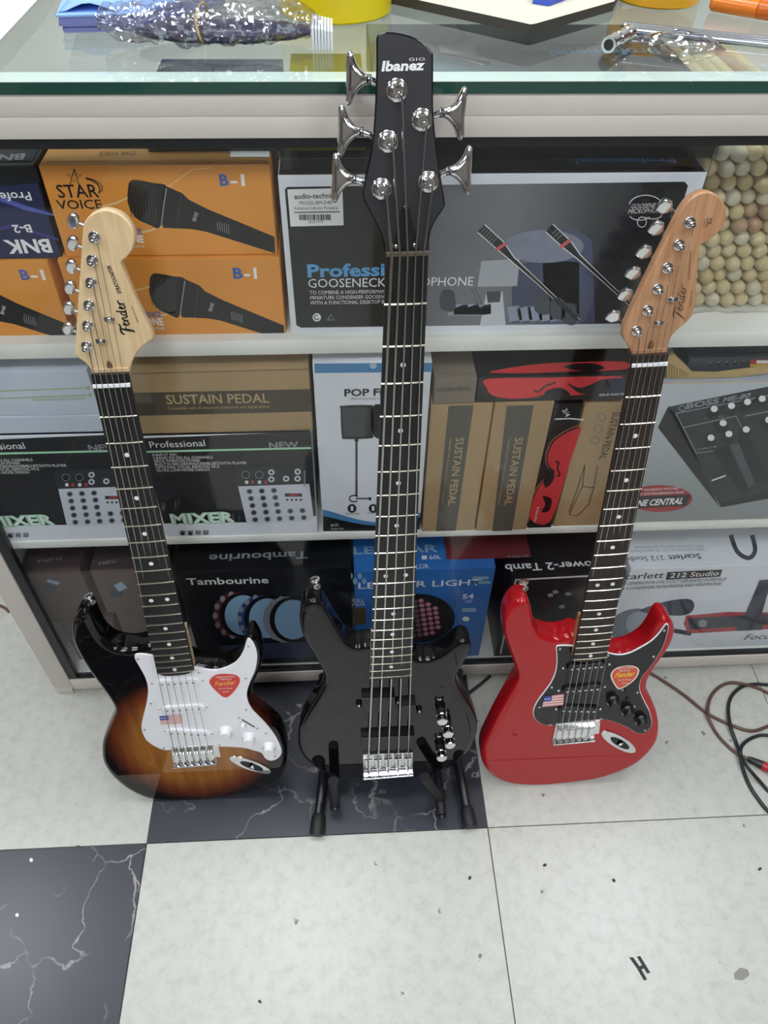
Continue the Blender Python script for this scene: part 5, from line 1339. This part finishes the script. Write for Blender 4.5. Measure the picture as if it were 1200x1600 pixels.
P = [tuple(at_z(*p)) for p in ((1560, 1230, r), (1470, 1190, r), (1390, 1165, r), (1310, 1145, r+.0065), (1250, 1112, r+.006), (1200, 1083, r), (1180, 1074, r), (1162, 1069, r+.004), (1140, 1067, r), (1122, 1075, r), (1109, 1092, r), (1106, 1115, r+.0062), (1113, 1135, r), (1125, 1153, r), (1142, 1170, r), (1158, 1181, r+.003), (1172, 1187, .008))]
mb = MB(); mb.tube(cr(P, 6, False), r, BROWNC, 8); mb.build('cord', t)
A, B = at_z(1168, 1185, .0085), at_z(1226, 1212, .0095); d = (B-A).normalized()
mb = MB(); mb.lathe(A, d, [(.0042, 0), (.006, .006), (.0078, .022), (.0082, .026)], BLACKC, 14); mb.build('strain_relief', t)
mb = MB(); mb.lathe(A+d*.0262, d, [(.0085, 0), (.0090, .006), (.0082, .008), (.0092, .012), (.0084, .014), (.0092, .018), (.0090, .05), (.0075, .06)], mat('red_plug', '#b02430', .35), 16); mb.build('plug', t)
mb = MB(); mb.lathe(A+d*.0865, d, [(.0055, 0), (.0055, .003), (.0031, .0035), (.0031, .024), (.0026, .026), (.0029, .029), (.0012, .033)], CHROME, 14); mb.build('plug_tip', t)
cable('cable_loop', 'thick black cable looping down the right edge of the floor', [(1480, 1260, .0035), (1430, 1170, .0095), (1370, 1110, .0095), (1300, 1082, .0035), (1240, 1073, .0035), (1200, 1070, .0035), (1180, 1069, .0035), (1160, 1073, .0035), (1145, 1085, .0035), (1138, 1104, .0035), (1141, 1133, .0101), (1150, 1160, .0035), (1156, 1176, .0105), (1160, 1198, .0035), (1170, 1225, .0035), (1186, 1250, .0035), (1203, 1270, .0035), (1240, 1300, .0035), (1310, 1330, .0035), (1400, 1335, .0035), (1520, 1310, .0035)], .0035, BLACKC)
cable('cable_loop', 'short black cable bend crossing the red plug', [(1470, 1330, .0105), (1420, 1250, .0105), (1340, 1185, .0035), (1260, 1155, .0035), (1200, 1149, .0035), (1180, 1151, .0035), (1163, 1161, .0035), (1157, 1174, .004), (1162, 1190, .0172), (1175, 1207, .0172), (1190, 1224, .006), (1206, 1240, .0035), (1250, 1268, .0035), (1320, 1285, .0035), (1400, 1270, .0035)], .0033, BLACKC)
cable('power_cord', 'dark cord on the floor between the bass and the red guitar', [(695, 1120, .004), (715, 1100, .004), (733, 1083, .004), (752, 1068, .004), (766, 1056, .004)], .0035, BLACKC)
cable('power_cord', 'thin cord on the tiles at the far left beside the counter', [(-30, 935, .003), (-8, 943, .003), (8, 950, .003), (14, 956, .003)], .003, BROWNC)
SCRAP = mat('dark_scrap', '#2e2c2a', .7); CHIP = mat('grey_chip', '#8b8880', .7)
def scrap(name, label, cat, pts, m, h=.0008):
    mb = MB(); mb.prism(WORLD, [tuple(at_z(x, y, 0).xy) for x, y in pts], h+.0003, .0002, m); tag(mb.build(name, smooth=False), label, cat)
scrap('tape_scrap', 'black H-shaped scrap of tape on the white tile', 'scrap', [(983, 1496), (989, 1496), (999, 1510), (1003, 1508), (995, 1495), (1000, 1494), (1016, 1520), (1011, 1521), (1006, 1513), (1002, 1515), (1011, 1531), (1006, 1532), (995, 1513)], SCRAP)
scrap('paint_chip', 'flat grey paint chip on the white tile near the lower right', 'scrap', [(1147, 1521), (1156, 1512), (1168, 1515), (1171, 1524), (1160, 1532), (1148, 1530)], CHIP)
for lab, x, y in (('small dark crumb on the white tile below the sunburst guitar', 406, 1565), ('small dark crumb on the white tile right of the tile joint', 851, 1352), ('dark crumb on the white tile under the bass', 734, 1372), ('dark crumb on the tile near the right edge', 1187, 1358), ('dark crumb on the white tile right of centre', 959, 1376)):
    scrap('crumb', lab, 'scrap', ell(x, y, 3.2, 2.2, 8, x), SCRAP, .0015)
for lab, x, y in (('white fleck on the dark marble tile nearer the joint', 49, 1344), ('white fleck on the dark marble tile farther down', 27, 1430)):
    scrap('fleck', lab, 'scrap', ell(x, y, 2.8, 3.2, 8), WHITEINK, .0008)

# ================================================================== ON THE COUNTER
def on_top(x, y, h=0.0): return at_z(x, y, ZT+h)
def slab(name, label, cat, pts, h, m, side=None, z=ZT+.0003, top=True):
    mb = MB(); mb.prism(WORLD, [tuple(at_z(x, y, z+(h if top else 0)).xy) for x, y in pts], z+h, z, m, side=side or m); return tag(mb.build(name, smooth=False), label, cat)
slab('paper_sheet', 'white sheet of paper on the counter at the top left corner', 'paper', [(-40, 90), (0, 62), (58, 0), (80, -40), (-60, -40)], .0008, mat('white_paper', '#e8e6ee', .7))
# stack of blue leaflets
fr = Frame(on_top(150, 50), (1, 0, 0), (0, 1, 0))
t = thing('leaflet_stack', fr, 'stack of blue paper leaflets on the counter beside the plastic bag', 'paper')
SKYP = mat('sky_blue_paper', '#8cb4ec', .6, 0, .03); VIO = mat('violet_blue_paper', '#7c86c0', .6, 0, .08)
for k in range(8):
    z = .0004+k*.0021; j = random.uniform(-.002, .002)
    base = [on_top(100-k*.6, 52), on_top(215, 49), on_top(350, 4), on_top(345, -40), on_top(130, -40)]
    mb = MB(); mb.prism(WORLD, [(p.x+j, p.y+j*.7) for p in base], ZT+z+.0018, ZT+z, SKYP if k == 7 else VIO); mb.build('leaflet', t, smooth=False)
mb = MB(); vs = []; fs = []
for i in range(9):
    for q in range(2):
        p = on_top(98+i*13, 48-i*.4); x_ = i/8
        hh = .0176+.008*math.sin(math.pi*min(1, x_*1.1))**2
        vs.append((p.x, p.y+(.0 if q == 0 else .09), ZT+hh if q == 0 else ZT+.0188))
for i in range(8): fs.append([2*i, 2*i+2, 2*i+3, 2*i+1])
mb.add(vs, fs, SKYP); o = mb.build('curled_leaflet', t); md = o.modifiers.new('thickness', 'SOLIDIFY'); md.thickness = .0006
# packet in a clear bag with a rubber band
c = on_top(335, 84); fr = Frame((c.x, c.y+.035, ZT), (1, 0, 0), (0, 1, 0))
t = thing('bagged_packet', fr, 'dark packet wrapped in crinkled clear plastic with a rubber band', 'packet')
xl, xr = on_top(175, 60).x, on_top(515, 62).x
BAG = mat_glass('crinkled_plastic', (.93, .93, .96), .12, .22)
_nt = BAG.node_tree; _g = [n for n in _nt.nodes if n.type == 'BSDF_GLOSSY'][0]
_tc2 = _nt.nodes.new('ShaderNodeTexCoord'); _v = _nt.nodes.new('ShaderNodeTexVoronoi'); _v.inputs['Scale'].default_value = 55
_nt.links.new(_tc2.outputs['Object'], _v.inputs['Vector'])
_bp = _nt.nodes.new('ShaderNodeBump'); _bp.inputs['Strength'].default_value = 1.0; _bp.inputs['Distance'].default_value = .01
_nt.links.new(_v.outputs['Distance'], _bp.inputs['Height']); _nt.links.new(_bp.outputs['Normal'], _g.inputs['Normal'])
PACK = mat('packet_dark_violet', '#34304e', .35, 0, .5, 40)
def lump(x0, x1, yc, ry, rz, nz_amp, m, nu=40, nv=22, zc=None, seed=0, sq=.8):
    mb = MB(); vs = []; fs = []
    for i in range(nu+1):
        u = i/nu; e = max(.03, math.sin(math.pi*u))**.35
        for j in range(nv):
            a = 2*math.pi*j/nv; cc, ss = math.cos(a), math.sin(a)
            y = ry*e*math.copysign(abs(cc)**sq, cc); z = rz*e*math.copysign(abs(ss)**sq, ss)
            p = Vector((lerp(x0, x1, u), y, z)); n_ = nz_amp*(noise.noise(Vector((p.x*60, y*60, z*60+seed)))+.6*noise.noise(Vector((p.x*150, y*120, z*100+seed))))
            d = Vector((0, cc, ss)); p += d*n_
            vs.append((p.x, yc+p.y, max(ZT+.0006, ZT+rz+.002+p.z)))
    for i in range(nu):
        for j in range(nv): fs.append([i*nv+j, (i+1)*nv+j, (i+1)*nv+(j+1) % nv, i*nv+(j+1) % nv])
    fs.append(list(range(nv))); fs.append([nu*nv+j for j in range(nv)][::-1])
    mb.add(vs, fs, m); return mb
yc_ = c.y+.036
lump(xl+.03, xr-.02, yc_, .024, .009, .0015, PACK, seed=3).build('packet', t)
lump(xl-.006, xr-.008, yc_, .036, .0185, .007, BAG, nu=60, nv=30, seed=9).build('plastic_wrap', t, angle=20)
xb = on_top(322, 62).x
mb = MB(); mb.tube([(xb+.002*math.sin(2*a), yc_+.036*math.cos(a), ZT+.0175+.0165*math.sin(a)+.0006) for a in [2*math.pi*i/28 for i in range(29)]], .0013, mat('rubber_band', '#c9a765', .6), 6); mb.build('rubber_band', t)
mb = MB()
for i in range(7): mb.box(WORLD, xr-.018+i*.0032, xr-.0156+i*.0032, yc_-.026, yc_+.022, ZT+.0005, ZT+.021-i*.0006, WHITECARD, bev=.0005)
o = mb.build('card_edges', t); o['label'] = 'white card edges at the end of the packet'
# rolls of tape
def roll(name, label, px, ro, ri, h, m):
    p = on_top(*px); o = Vector((p.x, p.y+ro, ZT+.0004))
    t = thing(name, Frame(o, (1, 0, 0), (0, 1, 0)), label, 'tape roll', 'rolls of tape on the counter')
    mb = MB(); mb.lathe(o, (0, 0, 1), [(ri, h-.001), (ri, .0), (ro-.002, 0), (ro, .002), (ro, h-.002), (ro-.002, h), (ri, h), (ri, h-.001)], m, 48); mb.build('tape', t, angle=30)
    mb = MB(); mb.lathe(o, (0, 0, 1), [(ri-.004, h), (ri-.004, .0), (ri-.0002, 0), (ri-.0002, h), (ri-.004, h)], CARD, 40); mb.build('core', t, angle=30)
roll('tape_roll', 'large yellow roll of tape standing on the counter behind the bass headstock', (525, 41), .066, .042, .055, mat('yellow_tape', '#e6cf16', .25, 0, .06, 20, coat=.5))
roll('tape_roll', 'amber roll of tape on the counter near the silver rods', (1045, 17), .052, .036, .05, mat('amber_tape', '#d9a11c', .25, 0, .06, 20, coat=.5))
# cream folder with a small blue packet on it
slab('cream_folder', 'cream board with a dark edge, one corner pointing forward on the counter', 'folder', [(598, -12), (829, 38), (836, 37), (960, 2), (990, -60), (600, -60)], .010, mat('cream_board', '#d6d2bd', .6, 0, .02), side=mat('dark_board_edge', '#3d3932', .6))
slab('blue_packet', 'small blue and white packet on the cream board', 'packet', [(834, -10), (860, -6), (908, -24), (880, -40), (836, -30)], .010, mat('blue_packet_top', '#c8d4f0', .5), side=mat('blue_packet_side', '#3a55c0', .5), z=ZT+.0106)
# chrome jack adapter
A = at_z(951, 70, ZT+.0085); B = at_z(985, 51, ZT+.0085); d = (B-A); L = d.length; d.normalize()
t = thing('jack_adapter', Frame((A.x, A.y, ZT), (1, 0, 0), (0, 1, 0)), 'small chrome barrel adapter lying on the counter glass', 'adapter')
mb = MB(); mb.lathe(A, d, [(.0052, .002), (.0055, 0), (.0080, 0), (.0082, .003), (.0074, .004), (.0074, L*.35), (.0082, L*.37), (.0082, L*.45), (.0072, L*.47), (.0072, L*.75), (.0081, L*.77), (.0081, L*.97), (.007, L)], CHROME, 24); mb.build('barrel', t, angle=30)
mb = MB(); mb.lathe(A+d*.0006, d, [(.005, 0), (.005, .001)], mat('socket_dark', '#2a2625', .5), 16); mb.build('socket', t)
# silver rods
ROD = mat('silver_rod', '#c9cdd6', .25, 1.0, .03)
for k in range(3):
    a_, b_ = at_z(972, 39+k*3, ZT+.004), at_z(1260, 71+k*4.5, ZT+.004)
    a_.y -= k*.0; mb = MB(); off = Vector((0, -.009*k, 0)); a0 = at_z(972, 39, ZT+.004)+off; b0 = at_z(1260, 69, ZT+.004)+off
    mb.lathe(a0, (b0-a0), [(.002, 0), (.0038, .002), (.0038, (b0-a0).length-.002), (.002, (b0-a0).length)], ROD, 12)
    tag(mb.build('metal_rod'), ('silver metal rod lying farthest back of three on the counter', 'silver metal rod lying in the middle of three on the counter', 'silver metal rod lying nearest of three on the counter')[k], 'rod', 'silver rods on the counter')
# small clear bag
mb = MB(); vs = []; fs = []; nx, ny = 22, 16
p0, p1, p2, p3 = on_top(990, 58), on_top(1100, 62), on_top(1135, 80), on_top(1050, 92)
for j in range(ny):
    for i in range(nx):
        s_, r_ = i/(nx-1), j/(ny-1)
        q = p0.lerp(p1, s_).lerp(p3.lerp(p2, s_), r_)
        e = math.sin(math.pi*s_)*math.sin(math.pi*r_)
        vs.append((q.x, q.y, ZT+.0008+.012*e**.5+.005*abs(noise.noise(Vector((q.x*90, q.y*90, 2))))*e**.3))
for j in range(ny-1):
    for i in range(nx-1): fs.append([j*nx+i, (j+1)*nx+i, (j+1)*nx+i+1, j*nx+i+1])
mb.add(vs, fs, BAG); o = mb.build('plastic_bag', angle=20); md = o.modifiers.new('thickness', 'SOLIDIFY'); md.thickness = .0003
tag(o, 'small empty clear plastic bag on the counter in front of the silver rods', 'plastic bag')
# orange marker
A, B = at_z(1112, 2, ZT+.0105), at_z(1230, 22, ZT+.0105); d = B-A; L = d.length
t = thing('orange_marker', Frame((A.x, A.y, ZT), (1, 0, 0), (0, 1, 0)), 'thick orange marker lying at the top right of the counter', 'marker')
mb = MB(); mb.lathe(A, d, [(.007, 0), (.0098, .003), (.0098, L*.62), (.0085, L*.63)], mat('orange_plastic', '#e07a1c', .3, coat=.4), 20); mb.build('barrel', t, angle=30)
mb = MB(); mb.lathe(A+d*.635, d, [(.0098, 0), (.0098, L*.34), (.007, L*.36)], mat('orange_cap', '#c8620f', .3, coat=.4), 20); mb.build('cap', t, angle=30)

# goods seen through the counter glass, lying on the boxes of the upper shelf
zz = max(upM.ztop(), .99)
def under(name, label, x0, x1, y0, dep, h, m, cat='box', zb=None):
    zb_ = upM.ztop() if zb is None else zb
    a_, b_ = at_z(x0, 108, zb_+h), at_z(x1, 108, zb_+h)
    fr = Frame((a_.x, y0, zb_), (1, 0, 0), (0, 1, 0)); t = thing(name, fr, label, cat)
    mb = MB(); mb.box(fr, 0, b_.x-a_.x, 0, dep, 0, h, m, bev=.0015); mb.build('carton', t)
    mb = MB(); mb.box(fr, .006, b_.x-a_.x-.006, .006, dep-.006, h, h+.0006, m); mb.build('lid_flap', t); return t
under('yellow_package', 'yellow-green package lying under the counter glass left of the bass headstock', 452, 566, .37, .18, .045, mat('yellow_green_print', '#b3a832', .4, 0, .2, 15), 'package')
under('dark_package', 'dark blue-grey package under the counter glass below the plastic bag', 245, 440, .37, .16, .045, mat('blue_grey_print', '#3d4452', .35, 0, .4, 18), 'package')
